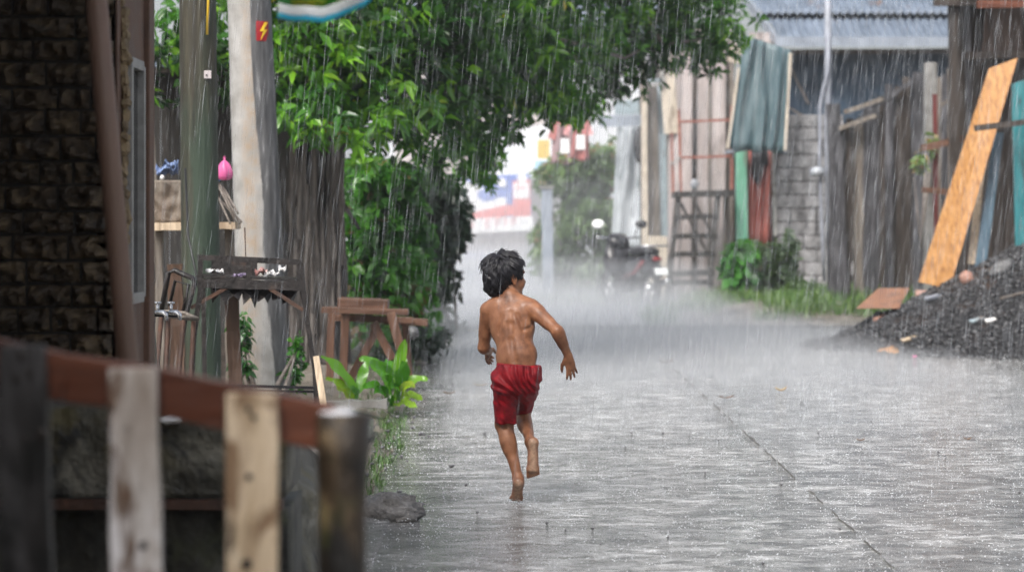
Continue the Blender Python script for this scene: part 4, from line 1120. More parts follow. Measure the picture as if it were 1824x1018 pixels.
bb('leg', (733,690), (696,556), .065, .05, -.14); bb('leg', (700,640), (665,574), .06, .05, .0); bb('leg', (615,690), (672,585), .06, .05, .05); bb('leg', (730,680), (722,576), .05, .05, .3)
m = MB(); m.blob(P(735,592,18.2), (.05,.05,.05), 12, 8, .3, 3); tag(m.build('loose_stone', M['stone_grey'], None, True, loc=P(735,600,18.2)), 'rounded pale stone under the trestle bench rail', 'stone')
m = MB(); m.board(P(562,722,15.2), P(690,718,15.2), .05, .12, n=8, jit=.008); tag(m.build('kerb_stone', M['concrete'], None, loc=P(626,722,15.2)), 'short concrete kerb in front of the leafy plant', 'kerb')

# ------------------------------------------------------------------ printed tarp hanging at the top
t = thing('printed_tarp', P(575,-150,5.6), 'colourful printed tarp corner with cyan white hem hanging overhead', 'tarp')
out = [(497,-260),(497,33),(520,38),(548,36),(575,40),(600,34),(625,22),(650,8),(672,-14),(720,-60),(790,-140),(860,-260)]
def low(px):
    for (a, b) in zip(out[1:-1], out[2:]):
        if a[0] <= px <= b[0]: return a[1] + (b[1]-a[1])*(px-a[0])/(b[0]-a[0])
    return -260
for k, (d0, d1, mt, nm) in enumerate(((0,9,'tarp_cyan','hem'),(9,26,'tarp_white','white_band'),(26,None,'tarp_green','printed_cloth'))):
    m = MB()
    def fn(u, v, d0=d0, d1=d1):
        px = 497 + 363*u; yb = low(px); lo = yb - d0; hi = -270 if d1 is None else yb - d1
        y = lo + (hi-lo)*v; p = P(px, min(y, lo), 5.6)
        return (p.x, p.y + .02*math.sin(px*.06) + .01*math.sin(px*.02+y*.02), p.z)
    m.sheet(fn, 60, 4 if d1 else 10, .003, (0,1,0)); m.build(nm, M[mt], t, True)
# ------------------------------------------------------------------ grassy bank on the far right
def vz(x, y):
    # bank rises to .16 m away from the road
    e = 1.9 + (y-27)*.02 + .25*mnoise.noise(Vector((y*.5, 4, 0)))
    k = max(0, min(1, (x-e)/1.2)) * max(0, min(1, (y-27.6)/2.5))
    return -.03 + .19*k + .04*k*mnoise.noise(Vector((x*1.5, y*1.5, 0)))
m = MB(); m.sheet(lambda u, v: (1.2+13*u, 27.4+16*v, vz(1.2+13*u, 27.4+16*v)), 60, 70, .1, (0,0,-1)); o = m.build('bank', M['soil'], smooth=True); tag(o, kind='structure')

# ------------------------------------------------------------------ shanty house
HY = 36.0
t = thing('shanty_house', G(1400, HY), 'patched block and tin shanty house with two tier corrugated roof', 'house')
m = MB(); z = .0
while z < 2.66:
    x = P(1384,0,HY).x - .2*(int(z/.2) % 2)
    while x < P(1486,0,HY).x:
        w = .395; j = rng.uniform(-.012,.012)
        if x + w > P(1384,0,HY).x:
            xs = max(x, P(1384,0,HY).x)
            m.box(((xs+x+w)/2, HY+.1+j, z+.098), (x+w-xs-.008, .2, .186+rng.uniform(-.006,.004)))
        x += .40
    z += .2
m.build('block_wall', M['block'], t, bevel=.012)
m = MB(); m.box((P(1425,0,HY).x, HY+.14, 1.33), (P(1484,0,HY).x - P(1386,0,HY).x, .14, 2.6)); m.build('mortar', M['mortar'], t)
def px_board(name, a, b, w, mat, Y, par, th=.03, n=4, jit=.004, face=(0,-1,0), bevel=0, dy1=0.0):
    mm = MB(); mm.board(P(*a, Y), P(*b, Y+dy1), W(w, Y), th, n=n, jit=jit, face=face); return mm.build(name, mat, par, bevel=bevel)
m = MB(); m.box(((P(1395,0,HY).x+P(1720,0,HY).x)/2, HY+1.6, 1.9), (P(1720,0,HY).x-P(1395,0,HY).x, .1, 3.9)); m.build('back_wall', M['dark_wood'], t)
m = MB(); a = P(1404,88,HY+.25); b = P(1700,228,HY+.25)
m.sheet(lambda u, v: (a.x+(b.x-a.x)*u, HY+.25+.05*math.sin(u*17)*(.4+v)+.03*mnoise.noise(Vector((u*9,v*4,0))), a.z+(b.z-a.z)*v - .10*(1-v)*0), 60, 12, .006, (0,1,0)); m.build('net_curtain', M['blue_net'], t, True)
m = MB(); m.board(P(1398,100,HY+.1), P(1440,185,HY+.1), .03, .02); m.board(P(1402,190,HY+.1), P(1445,215,HY+.1), .03, .02); m.build('net_brace', M['twig'], t)
# roof: corrugated laps
def tin(name, x0, x1, ya, za, yb, zb, dz, mat=None, per=.117, xs0=0.0, xs1=0.0, amp=.021, nx=420):
    m = MB()
    def fn(u, v):
        lo = x0 + xs0*v; hi = x1 + xs1*v; x = lo + (hi-lo)*u
        return (x, ya + (yb-ya)*v, za + (zb-za)*v + amp*math.sin(2*math.pi*x/per) + dz)
    m.sheet(fn, nx, 6, .004, (0,-.3,1)); return m.build(name, mat or M['roof_tin'], t, True)
rx0 = P(1385,0,HY).x; rx1 = P(1760,0,HY).x
ez = P(0,70,HY-.4).z
sl = .40
tin('roof', rx0, rx1, HY-.4, ez, HY+.9, ez+1.3*sl, 0, xs0=-.15)
tin('roof', rx0-.18, rx1, HY+.45, ez+.85*sl+.11, HY+2.2, ez+2.6*sl+.11, 0, xs0=-.25)
tin('roof', rx0-.42, rx1, HY+1.6, ez+2.0*sl+.20, HY+4.4, ez+4.8*sl+.20, 0, xs0=-.3)
m = MB(); m.sheet(lambda u, v: (rx0-.08+(rx1-rx0)*u, HY-.47, ez+.03-.145*v + .012*mnoise.noise(Vector((u*12,0,0)))), 40, 2, .012, (0,1,0)); m.build('flashing', M['flashing'], t)
m = MB(); m.board(Vector((rx0-.06, HY-.42, ez-.03)), Vector((rx0-.60, HY+3.0, ez+1.45)), .16, .03, face=(-1,0,0)); m.build('gable_board', M['flashing'], t)
px_board('gable_trim', (1334,79), (1388,83), 9, M['red_wood'], HY-.1, t)
px_board('gable_wall', (1360,80), (1360,58), 50, M['ply_wall'], HY-.05, t)
px_board('eave_beam', (1385,93), (1705,91), 9, M['dark_wood_x'], HY-.2, t)
px_board('pale_corner', (1316,80), (1308,112), 26, M['beige_board'], HY-.5, t)
# left wall of plywood with battens, door
m = MB(); m.box(((P(1190,0,HY+.3).x+P(1308,0,HY+.3).x)/2, HY+.33, 2.05), (P(1308,0,HY).x-P(1190,0,HY).x, .05, 4.1)); m.build('plywood_wall', M['ply_wall'], t)
for x, w, c in ((1206,5,'ply_wall'),(1228,5,'ply_wall'),(1236,5,'dark_wood'),(1294,6,'dark_wood'),(1302,8,'grey_wood'),(1262,4,'grey_wood')):
    px_board('batten', (x,540), (x+2,75), w, M[c], HY+.27, t)
px_board('door_jamb', (1323,560), (1320,262), 20, M['green_paint'], HY-.02, t, .06)
px_board('door_post', (1381,420), (1377,262), 6, M['white_paint'], HY-.02, t, .05)
m = MB(); m.box((P(1345,0,HY).x, HY+.75, 1.5), (.75,.05,3.0)); m.build('door_recess', M['dark_wood'], t)
m = MB(); a = P(1333,268,HY+.12); b = P(1377,440,HY+.12)
m.sheet(lambda u, v: (a.x+(b.x-a.x)*u*(1-.08*v), HY+.12+.03*math.sin(u*19+v*2), a.z+(b.z-a.z)*v), 30, 6, .004, (0,1,0)); m.build('door_curtain', M['red_cloth'], t, True)
m = MB(); a = P(1338,268,HY+.07); b = P(1368,310,HY+.07)
m.sheet(lambda u, v: (a.x+(b.x-a.x)*u, HY+.06+.02*math.sin(u*9), a.z+(b.z-a.z)*v*(1+.4*math.sin(u*5))), 16, 4, .004, (0,1,0)); m.build('dark_valance', M['black_cloth'], t, True)
m = MB(); m.tube([P(1292,272,HY-.5), P(1325,266,HY-.65), P(1360,264,HY-.65), P(1385,268,HY-.5), P(1400,273,HY-.4)], .025, 8); m.build('awning_rim', M['flashing'], t, True)
px_board('low_board', (1165,545), (1168,420), 42, M['beige_board'], HY-.2, t)

# things hung on or standing against the house
m = MB(); q = [P(1326,62,HY-.75), P(1409,90,HY-.75), P(1396,268,HY-.85), P(1297,264,HY-.85)]
def fn(u, v):
    tp = q[0].lerp(q[1], u); bt = q[3].lerp(q[2], u); p = tp.lerp(bt, v)
    return (p.x, p.y + .045*math.sin(u*23+1.6*math.sin(v*3+u*4)+2.2*mnoise.noise(Vector((u*3,v*1.2,4)))) + .05*mnoise.noise(Vector((u*7,v*1.5,1))), p.z - (.05*math.sin(u*9)**2 if v > .98 else 0))
m.sheet(fn, 70, 16, .006, (0,1,0)); tag(m.build('plastic_sheet', M['teal_sheet'], None, True, loc=q[3]), 'teal plastic sheet hanging in folds over the house door', 'tarp')
m = MB(); m.board(P(1296,264,HY-.9), P(1316,120,HY-.85), .035, .02); m.board(P(1398,268,HY-.9), P(1408,95,HY-.8), .035, .02); tag(m.build('sheet_edging', M['beige_board'], None, loc=P(1296,264,HY-.9)), 'pale batten frame holding the teal sheet', 'batten')
# patched side shed
t = thing('lean_to_shed', G(1170, 37), 'narrow lean-to of tin and pale posts beside the stairs', 'shed')
LY = 36.6
px_board('post', (1149,560), (1147,146), 11, M['beige_board'], LY-.2, t, .08)
px_board('post', (1196,540), (1190,140), 9, M['grey_wood'], LY-.2, t, .08)
px_board('tin_sheet', (1178,430), (1174,238), 34, M['tin_blue'], LY, t)
px_board('tin_sheet', (1166,425), (1160,150), 20, M['grey_wood'], LY-.05, t)
px_board('plank', (1176,240), (1172,140), 38, M['tin_blue'], LY+.1, t)
px_board('back_wall', (1172,560), (1170,120), 62, M['dark_wood'], LY+.3, t)
px_board('hanging_board', (1196,238), (1187,108), 26, M['beige_board'], LY-.35, t)
px_board('eave', (1095,192), (1150,190), 26, M['tin_blue'], LY+.4, t); px_board('eave_band', (1068,216), (1146,214), 20, M['flashing'], LY+.3, t)
wf = MB()
for (a, b) in (((1144,152),(1182,150)),((1146,104),(1146,152)),((1180,106),(1180,152))): wf.board(P(*a,LY-.4), P(*b,LY-.4), W(7,LY), .05)
wf.build('window', M['white_paint'], t)
m = MB(); m.blob(P(1139,258,37.0), (.085,.08,.28), 14, 12, .2, 2, seed=4); tag(m.build('black_sack', M['black_plastic'], None, True, loc=P(1139,290,37)), 'black plastic sack hung on the pale shed post', 'sack')
q = [P(1100,222,37.6), P(1146,226,37.6), P(1148,440,37.2), P(1088,440,37.4)]
m = MB()
def fn(u, v):
    tp = q[0].lerp(q[1], u); bt = q[3].lerp(q[2], u); p = tp.lerp(bt, v)
    return (p.x, p.y + .06*math.sin(u*9+v*3) + .05*mnoise.noise(Vector((u*4, v*6, 1))), p.z)
m.sheet(fn, 30, 30, .004, (0,1,0)); tag(m.build('plastic_sheet', M['tarp_pale'], None, True, loc=q[3]), 'whitish translucent plastic sheet hanging behind the motorbike', 'tarp')
# stairs with cage railing
t = thing('wooden_stairs', G(1232, 34.8), 'steep wooden stairs with landing and rusty pipe cage against the plywood wall', 'stairs')
KY = 34.8
px_board('stringer', (1187,545), (1208,350), 10, M['black_wood'], KY, t, .05, dy1=.6); px_board('stringer', (1262,535), (1279,346), 10, M['black_wood'], KY, t, .05, dy1=.6)
for y in (386,420,452,486,503): 
    f = (545-y)/195; px_board('tread', (1192+16*f-4,y+1), (1266+14*f+2,y-1), 9, M['black_wood'], KY-.02+.6*f, t, .12)
px_board('landing', (1198,347), (1306,343), 11, M['black_wood'], KY+.75, t, .5)
px_board('brace', (1213,362), (1262,455), 5, M['dark_wood'], KY+.7, t); px_board('brace', (1238,362), (1268,415), 5, M['dark_wood'], KY+.72, t)
px_board('post', (1290,540), (1292,345), 7, M['grey_wood'], KY+.95, t, .05)
for (a, b) in (((1213,342),(1209,195)),((1303,343),(1303,188)),((1199,345),(1196,235))): px_board('cage_pipe', a, b, 4.5, M['red_tube'], KY+.7, t)
for (a, b) in (((1209,217),(1303,213)),((1211,281),(1303,278))): px_board('cage_pipe', a, b, 4.5, M['red_tube'], KY+.68, t)
px_board('cage_brace', (1195,292), (1212,280), 4, M['white_paint'], KY+.66, t)
t = thing('electric_meter', P(1237,330,35.9), 'small meter hung on a black cable above the landing', 'meter')
m = MB(); m.blob(P(1237,328,35.9), (.06,.05,.08), 14, 10, .05, 2); m.build('case', M['glass_white'], t, True)
m = MB(); m.tube([P(1236,195,35.95), P(1238,260,35.92), P(1235,316,35.9)], .016, 6); m.build('cable', M['cable_black'], t, True)

# service pole with bent conduit and meter
t = thing('service_pole', G(1476, 33), 'thin grey service pole with bent conduit and round meter', 'pole')
SPY = 33.0
m = MB(); m.tube([P(1474,-80,SPY), P(1475,110,SPY), P(1474,230,SPY), P(1480,540,SPY+.1)], .048, 12); m.build('pipe', M['grey_pipe'], t, True)
m = MB(); m.tube([P(1476,60,SPY-.06), P(1475,128,SPY-.07), P(1466,160,SPY-.07), P(1461,190,SPY-.07), P(1460,300,SPY-.07), P(1465,420,SPY-.07), P(1468,500,SPY-.07)], .024, 10); m.build('conduit', M['grey_pipe'], t, True)
m = MB(); m.blob(P(1456,306,SPY-.14), (.085,.07,.07), 16, 10, .04, 2); mt = m.build('meter', M['glass_white'], t, True)
m = MB(); m.box(P(1456,306,SPY-.06), (.20,.06,.11)); m.build('meter_base', M['grey_pipe'], mt, bevel=.006)

# ------------------------------------------------------------------ old plank fence
t = thing('plank_fence', G(1570, 32), 'tall old fence of uneven dark planks rising beside the house', 'fence')
PFY = 32.0
tops = [(1478,188),(1497,232),(1515,215),(1535,200),(1560,186),(1580,150),(1602,160),(1625,135),(1650,140),(1675,128),(1700,130),(1725,120)]
def topy(x):
    for (a, b) in zip(tops[:-1], tops[1:]):
        if a[0] <= x <= b[0]: return a[1] + (b[1]-a[1])*(x-a[0])/(b[0]-a[0])
    return 130
x = 1478
while x < 1724:
    w = rng.uniform(8,21)
    px_board('plank', (x+w/2+rng.uniform(-5,5), 560), (x+w/2, topy(x+w/2)+rng.uniform(-9,12)), w*1.04, M[rng.choice(['fence_wood','fence_wood','dark_wood','fence_wood','dark_wood','grey_wood'])], PFY+rng.uniform(-.06,.06), t, .025, n=8, jit=.012)
    x += w*rng.choice([.93,.95,1.0,1.12])
px_board('rail', (1497,236), (1642,132), 7, M['fence_wood'], PFY-.15, t, .05); px_board('rail', (1503,200), (1572,176), 8, M['grey_wood'], PFY-.18, t, .05); px_board('rail', (1494,229), (1560,206), 7, M['grey_wood'], PFY-.2, t, .05)
px_board('rail', (1652,205), (1730,150), 5, M['grey_wood'], PFY-.2, t, .05)
px_board('post', (1585,560), (1582,150), 12, M['fence_wood'], PFY-.12, t, .08); px_board('post', (1500,560), (1484,185), 24, M['fence_wood'], PFY-.10, t, .08)
t = thing('concrete_post', G(1656, 30.5), 'pale square concrete post in front of the plank fence', 'post')
px_board('shaft', (1656,560), (1657,112), 21, M['concrete'], 30.5, t, .15, bevel=.01); px_board('red_slat', (1668,440), (1665,168), 8, M['dark_red'], 30.42, t)

# ------------------------------------------------------------------ dark lumber shed
t = thing('lumber_shed', G(1760, 25), 'dark open lumber shed behind the gravel heap', 'shed')
px_board('post', (1704,545), (1697,-40), 17, M['dark_wood'], 24.9, t, .09, n=10); px_board('post', (1733,520), (1723,6), 9, M['fence_wood'], 25.4, t, .06, n=10)
px_board('beam', (1663,5), (1760,3), 13, M['dark_wood_x'], 24.8, t, .08); px_board('fascia', (1740,8), (1990,2), 14, M['red_wood'], 24.5, t, .05)
px_board('beam', (1716,100), (1990,92), 14, M['dark_wood_x'], 25.2, t, .08)
px_board('panel', (1788,100), (1790,12), 66, M['brown_wood'], 25.3, t)
px_board('strip', (1750,112), (1757,20), 5, M['brown_wood'], 25.25, t)
for i, xx in enumerate(range(1716, 2010, 21)): px_board('back_plank', (xx,545), (xx+3,-60), 21, M['dark_wood'], 26.6+.02*(i % 2), t, .02)
px_board('rail', (1641,264), (1716,247), 13, M['brown_wood_x'], 25.1, t, .08); px_board('rail', (1642,338), (1730,345), 10, M['brown_wood_x'], 25.1, t, .08)
m = MB(); m.sheet(lambda u, v: (P(1690,0,25).x + 5*u, 24.6+3.6*v, 3.62+.4*v + .012*math.sin(u*160)), 200, 3, .01, (0,0,1)); m.build('roof', M['roof_tin'], t, True)
px_board('crossbar', (1736,229), (1990,196), 11, M['dark_wood_x'], 23.7, t, .06)
def lean(name, poly, Y0, Y1, th, mat, lb, cat='plank'):
    # poly: photo corners, top pair then bottom pair; Y0 top distance, Y1 bottom distance
    n = len(poly)//2
    pts = [P(x, y, Y0) for x, y in poly[:n]] + [P(x, y, Y1) for x, y in poly[n:]]
    m = MB(); m.prism(pts, (0, th, 0)); return tag(m.build(name, mat, None, bevel=.002, loc=pts[-1]), lb, cat)
lean('plywood_plank', [(1762,122),(1813,103),(1692,514),(1636,502)], 24.7, 24.15, .018, M['plywood'], 'bright orange plywood plank leaning on the lumber shed')
lean('painted_plank', [(1802,150),(1832,140),(1842,440),(1809,440)], 24.0, 23.9, .03, M['teal_paint'], 'turquoise painted plank standing at the shed edge')
lean('painted_plank', [(1772,235),(1788,236),(1756,480),(1736,478)], 24.9, 24.3, .03, M['blue_paint'], 'narrow dark blue plank leaning behind the plywood plank')
lean('loose_plank', [(1742,300),(1754,300),(1738,470),(1724,470)], 25.0, 24.5, .03, M['pale_wood'], 'short pale plank leaning between the plywood and blue planks')

# ------------------------------------------------------------------ gravel heap
HC = Vector((6.0, 24.0, 0)); HR = 2.95
def heap_z(x, y):
    d = math.hypot(x-HC.x, (y-HC.y)*1.12)/HR
    k = max(0, 1-d); base = 1.55*(k**1.05)
    return base + (.07*mnoise.noise(Vector((x*1.6,y*1.6,2))) + .03*mnoise.noise(Vector((x*5,y*5,4))))*min(1, k*5) - .03
t = thing('gravel_heap', HC, 'black wet gravel heap spilling onto the road', 'gravel heap')
m = MB(); m.sheet(lambda u, v: (2.7+6.4*u, 21.0+6*v, heap_z(2.7+6.4*u, 21.0+6*v)), 110, 100, .02, (0,0,-1)); m.build('heap_body', M['gravel'], t, True)
ico = [(0,0,1),(.9,0,.25),(.25,.85,.3),(-.75,.5,.25),(-.7,-.55,.3),(.3,-.9,.25),(0,0,-1)]
icf = [(0,1,2),(0,2,3),(0,3,4),(0,4,5),(0,5,1),(6,2,1),(6,3,2),(6,4,3),(6,5,4),(6,1,5)]
def pebbles(pts, rad, seed):
    r = np.random.default_rng(seed); N = len(pts)
    B = np.array(ico)[None]*(1+r.uniform(-.3,.3,(N,7,1)))
    a = r.uniform(0,6.28,N); c, s_ = np.cos(a)[:,None], np.sin(a)[:,None]
    sc = np.array(rad)[:,None,None]*r.uniform(.7,1.3,(N,1,3))*np.array((1.15,1.,.75))
    B = B*sc; X = B[...,0]*c - B[...,1]*s_; Y = B[...,0]*s_ + B[...,1]*c
    V = np.stack([X, Y, B[...,2]], -1) + np.array(pts)[:,None,:]
    F = np.array(icf)[None] + 7*np.arange(N)[:,None,None]
    return V.reshape(-1,3), F.reshape(-1,3)
pts = []; rad = []
while len(pts) < 20000:
    a = rng.uniform(math.pi*.75, math.pi*1.75); d = math.sqrt(rng.uniform(.02,1.12))*HR
    x = HC.x + d*math.cos(a); y = HC.y + d*math.sin(a)/1.12
    if d > HR*.97 and rng.random() < .6: continue
    r = .006 + .010*rng.random() + .022*rng.random()**5
    pts.append((x, y, max(heap_z(x, y), 0) + r*.3)); rad.append(r)
V, F = pebbles(pts, rad, 3)
st = surf('wet gravel stones', [(.36,(.008,.008,.009)),(.52,(.036,.036,.040)),(.66,(.15,.15,.155))], nscale=22, rough=(.2,.4), bump=.3)
o = np_mesh('stones', V, F, st, t); o['kind'] = 'stuff'
def on_heap(px, Y): 
    x = (px-912)*Y/FOC; return Vector((x, Y, max(heap_z(x, Y), .0)))
# brown board resting on the toe
lean('flat_board', [(1565,513),(1620,512),(1601,549),(1525,549)], 25.0, 23.9, .02, M['board_brown'], 'wet brown board lying on the toe of the gravel heap', 'board')
def chip(px, Y, s, mat, lb, name='wood_chip', cat='wood chip', rot=0.3, lift=.012, group=None):
    c = on_heap(px, Y) + Vector((0,0,lift)); m = MB(); m.box(c, s, Matrix.Rotation(rot,3,'Z') @ Matrix.Rotation(.25,3,'X') @ Matrix.Rotation(-.2,3,'Y'))
    tag(m.build(name, mat, None, bevel=.003, loc=c), lb, cat, group)
chip(1586, 22.65, (.20,.16,.03), M['plywood'], 'ochre square wood offcut at the heap foot', rot=.5); chip(1622, 22.75, (.19,.05,.02), M['pale_wood'], 'narrow pale wood offcut beside the ochre square', rot=.45)
chip(1742, 22.6, (.17,.06,.02), M['tin_blue'], 'pale teal splinter midway up the gravel heap', rot=.5); chip(1764, 22.5, (.10,.06,.02), M['white_plastic'], 'whitish chip next to the teal splinter', rot=.2)
chip(1805, 22.75, (.30,.02,.02), M['twig'], 'thin grey stick lying high on the gravel heap', rot=.45, lift=.03); chip(1670, 23.6, (.30,.05,.03), M['grey_pipe'], 'grey slat lying below the plywood plank foot', rot=.5)
chip(1629, 21.9, (.035,.03,.012), M['pink'], 'tiny pink plastic scrap at the heap foot', name='plastic_scrap', cat='scrap'); chip(1568, 24.0, (.20,.05,.03), M['brick_bit'], 'pinkish splinter under the brown board', rot=.9)
c = on_heap(1783, 23.4); m = MB(); m.blob(c + Vector((0,0,.06)), (.14,.08,.075), 14, 9, .35, 2.4, rot=Matrix.Rotation(-.6,3,'Y'), seed=3); tag(m.build('pale_rock', M['stone_grey'], None, True, loc=c), 'pale rock on top of the gravel heap by the turquoise plank', 'rock')
c = on_heap(1722, 23.6); m = MB(); m.blob(c + Vector((0,0,.05)), (.07,.06,.07), 12, 9, .3, 2.4, seed=7); tag(m.build('broken_brick', M['brick_bit'], None, True, loc=c), 'single broken brick above the plywood plank foot', 'brick')
for i in range(16):
    px = 1590 + rng.uniform(0,52); Y = 25.2 + rng.uniform(-.25,.3); c = on_heap(px, Y) + Vector((0,0,rng.uniform(.02,.14)))
    m = MB(); m.box(c, (rng.uniform(.06,.14), rng.uniform(.05,.08), rng.uniform(.04,.07)), Matrix.Rotation(rng.uniform(0,3),3,'Z') @ Matrix.Rotation(rng.uniform(-.6,.6),3,'X'))
    tag(m.build('broken_brick', M['brick_bit'] if i % 3 else M['block'], None, bevel=.005, loc=c), 'small broken brick in the pile above the brown board', 'brick', 'broken bricks behind the brown board')

# ------------------------------------------------------------------ parked motorbike seen from behind
BC = G(1124, 34.2); Rb = Matrix.Rotation(R(24), 3, 'Z')
t = thing('motorbike', BC, 'black and red underbone motorbike parked by the plastic sheet', 'motorbike')
def B(x, y, z): return BC + Rb @ Vector((x, y, z))      # y forward, z up
def wheel(y0):
    w = MB(); w.tube([B(0, y0+.225*math.cos(a), .28+.225*math.sin(a)) for a in [2*math.pi*k/24 for k in range(25)]], .052, 10, cap=False)
    e = w.build('wheel', M['tyre'], t, True)
    w = MB(); w.tube([B(0, y0+.165*math.cos(a), .28+.165*math.sin(a)) for a in [2*math.pi*k/24 for k in range(25)]], .016, 8, cap=False); w.tube([B(-.07,y0,.28), B(.07,y0,.28)], .045, 12)
    for k in range(5):
        a = 2*math.pi*k/5; w.tube([B(0,y0,.28), B(0,y0+.16*math.cos(a),.28+.16*math.sin(a))], .014, 6)
    w.build('rim', M['chrome'], e, True)
wheel(-.60); wheel(.62)
def loft(secs, mat, name, n=14):
    m = MB(); vs = []; fs = []
    for (y, zc, hw, hh) in secs:
        for k in range(n):
            a = 2*math.pi*k/n; ca, sa = math.cos(a), math.sin(a)
            vs.append(B(hw*math.copysign(abs(ca)**.7, ca), y, zc + hh*math.copysign(abs(sa)**.7, sa)))
    for i in range(len(secs)-1):
        for k in range(n): fs.append((i*n+k, i*n+(k+1)%n, (i+1)*n+(k+1)%n, (i+1)*n+k))
    fs += [tuple(range(n-1,-1,-1)), tuple(range((len(secs)-1)*n, len(secs)*n))]
    m.add(vs, fs); return m.build(name, mat, t, True)
loft([(-.78,.70,.05,.05),(-.70,.66,.10,.11),(-.45,.60,.13,.15),(-.10,.55,.13,.14),(.15,.45,.09,.10)], M['black_plastic'], 'tail_fairing')
loft([(-.74,.79,.07,.03),(-.60,.80,.12,.05),(-.25,.79,.13,.06),(.05,.76,.10,.05)], M['black_cloth'], 'seat')
loft([(-.10,.36,.14,.12),(.10,.33,.16,.13),(.28,.36,.14,.13)], M['dark_steel'], 'engine')
loft([(.25,.55,.20,.16),(.36,.66,.26,.22),(.44,.78,.20,.18)], M['black_plastic'], 'leg_shield')
loft([(.30,.90,.13,.06),(.44,.94,.17,.10),(.56,.93,.09,.07)], M['black_plastic'], 'handlebar_cowl')
loft([(-.92,.46,.03,.03),(-.80,.56,.085,.05),(-.60,.60,.085,.04)], M['black_plastic'], 'mudguard')
m = MB()
for k in range(2): m.tube([B((.12 if k else -.12),-.62,.66), B((.16 if k else -.16),-.45,.50), B((.14 if k else -.14),-.1,.42)], .03, 8)
m.build('side_panel', M['bike_red'], t, True)
m = MB(); m.tube([B(-.36,.36,.98), B(-.18,.42,.97), B(.18,.42,.97), B(.36,.36,.98)], .016, 8); m.build('handlebar', M['chrome'], t, True)
for s_ in (-1, 1):
    m = MB(); m.tube([B(s_*.25,.40,.98), B(s_*.30,.40,1.10), B(s_*.33,.38,1.14)], .008, 6); mm = m.build('mirror', M['black_plastic'], t, True)
    m = MB(); m.blob(B(s_*.345,.36,1.17), (.085,.018,.062), 16, 10, 0, rot=Matrix.Rotation(R(-6),3,'Z')); m.build('mirror_glass', M['mirror'] if s_ < 0 else M['black_plastic'], mm, True)
m = MB(); m.blob(B(0,-.80,.685), (.075,.035,.035), 14, 8, 0, rot=Rb); m.build('tail_light', M['bike_lens'], t, True)
m = MB(); m.box(B(.0,-.93,.52), (.20,.008,.10), Rb @ Matrix.Rotation(-.3,3,'X')); m.build('number_plate', M['plate'], t, bevel=.004)
m = MB(); m.tube([B(-.24,-.66,.86), B(-.17,-.80,.87), B(.17,-.80,.87), B(.24,-.66,.86)], .014, 8); m.build('grab_rail', M['chrome'], t, True)
m = MB(); m.tube([B(.15,.0,.28), B(.17,-.4,.30), B(.18,-.80,.38)], [.025,.045,.05], 10); m.build('exhaust', M['chrome'], t, True)
m = MB(); m.tube([B(-.08,-.05,.25), B(-.30,-.02,.0)], .014, 6); m.build('side_stand', M['dark_steel'], t, True)
for s_ in (-1,1):
    m = MB(); m.tube([B(s_*.08,.46,.86), B(s_*.085,.62,.28)], .024, 8); m.build('fork', M['chrome'], t, True)
m = MB(); m.tube([B(s_*.1,-.62,.62) if 0 else B(.11,-.60,.28), B(.12,-.48,.60)], .02, 8); m.tube([B(-.11,-.60,.28), B(-.12,-.48,.60)], .02, 8); m.build('shock_absorber', M['dark_steel'], t, True)
# ------------------------------------------------------------------ shop across the street
SH = 56.0
t = thing('corner_shop', G(870, SH), 'pale corner shop across the street under a wide printed banner', 'shop')
m = MB(); m.box(((P(700,0,SH).x+P(1010,0,SH).x)/2, SH+1.0, 2.6), (P(1010,0,SH).x-P(700,0,SH).x, .3, 5.4)); m.build('wall', M['shop_wall'], t)
m = MB(); m.sheet(lambda u, v: (P(850,0,SH).x + W(150,SH)*u, SH-.4+1.2*v, P(0,322,SH).z + W(100,SH)*v + .05*math.sin(u*9)), 20, 6, .02, (0,0,1)); m.build('awning', M['shop_pale'], t, True)
m = MB(); m.box((P(840,0,SH).x, SH+.3, .45), (W(190,SH), .9, .9)); m.build('counter', M['shop_wall'], t)
m = MB(); m.box((P(835,0,SH).x, SH-.2, P(0,473,SH).z), (W(110,SH), .3, W(13,SH))); m.build('ledge', M['cream'], t)
def card(name, poly, Y, mat, par, th=.012):
    m = MB(); m.prism([P(x, y, Y) for x, y in poly], (0, th, 0)); return m.build(name, mat, par)
def strokes(name, boxes, Y, mat, par):
    m = MB()
    for (x, y, w, h) in boxes: m.box(P(x, y, Y), (W(w,Y), .006, W(h,Y)))
    return m.build(name, mat, par)
t2 = thing('shop_banner', P(860,408,SH-.5), 'wide blue white and red printed banner over the shop front', 'banner')
BNY = SH-.5
b = card('backing', [(740,324),(944,308),(948,384),(740,396)], BNY, M['shop_blue'], t2)
card('white_swash', [(740,330),(775,322),(835,323),(862,335),(872,350),(858,362),(880,352),(902,352),(902,366),(850,377),(820,372),(740,384)], BNY-.01, M['shop_white'], b, .008)
card('red_swash', [(806,398),(812,386),(850,377),(905,364),(918,366),(918,382),(880,388),(740,402),(740,392)], BNY-.02, M['shop_red'], b, .008)
card('blue_oval', [(868+19*math.cos(k*.5236), 347+11*math.sin(k*.5236)) for k in range(12)], BNY-.02, M['shop_blue'], b, .008)
card('red_panel', [(913,322),(944,319),(946,384),(914,386)], BNY-.03, M['shop_red'], b, .008)
card('pale_panel', [(914,326),(942,324),(943,352),(915,354)], BNY-.04, M['shop_white'], b, .008)
card('pale_disc', [(930+9*math.cos(k*.5236), 317+8*math.sin(k*.5236)) for k in range(12)], BNY-.05, M['shop_white'], b, .008)
card('white_dot', [(894+8*math.cos(k*.5236), 325+8*math.sin(k*.5236)) for k in range(12)], BNY-.05, M['shop_white'], b, .008)
card('lower_band', [(790,392),(948,384),(951,406),(946,410),(788,416)], BNY-.035, M['shop_white'], t2, .008)
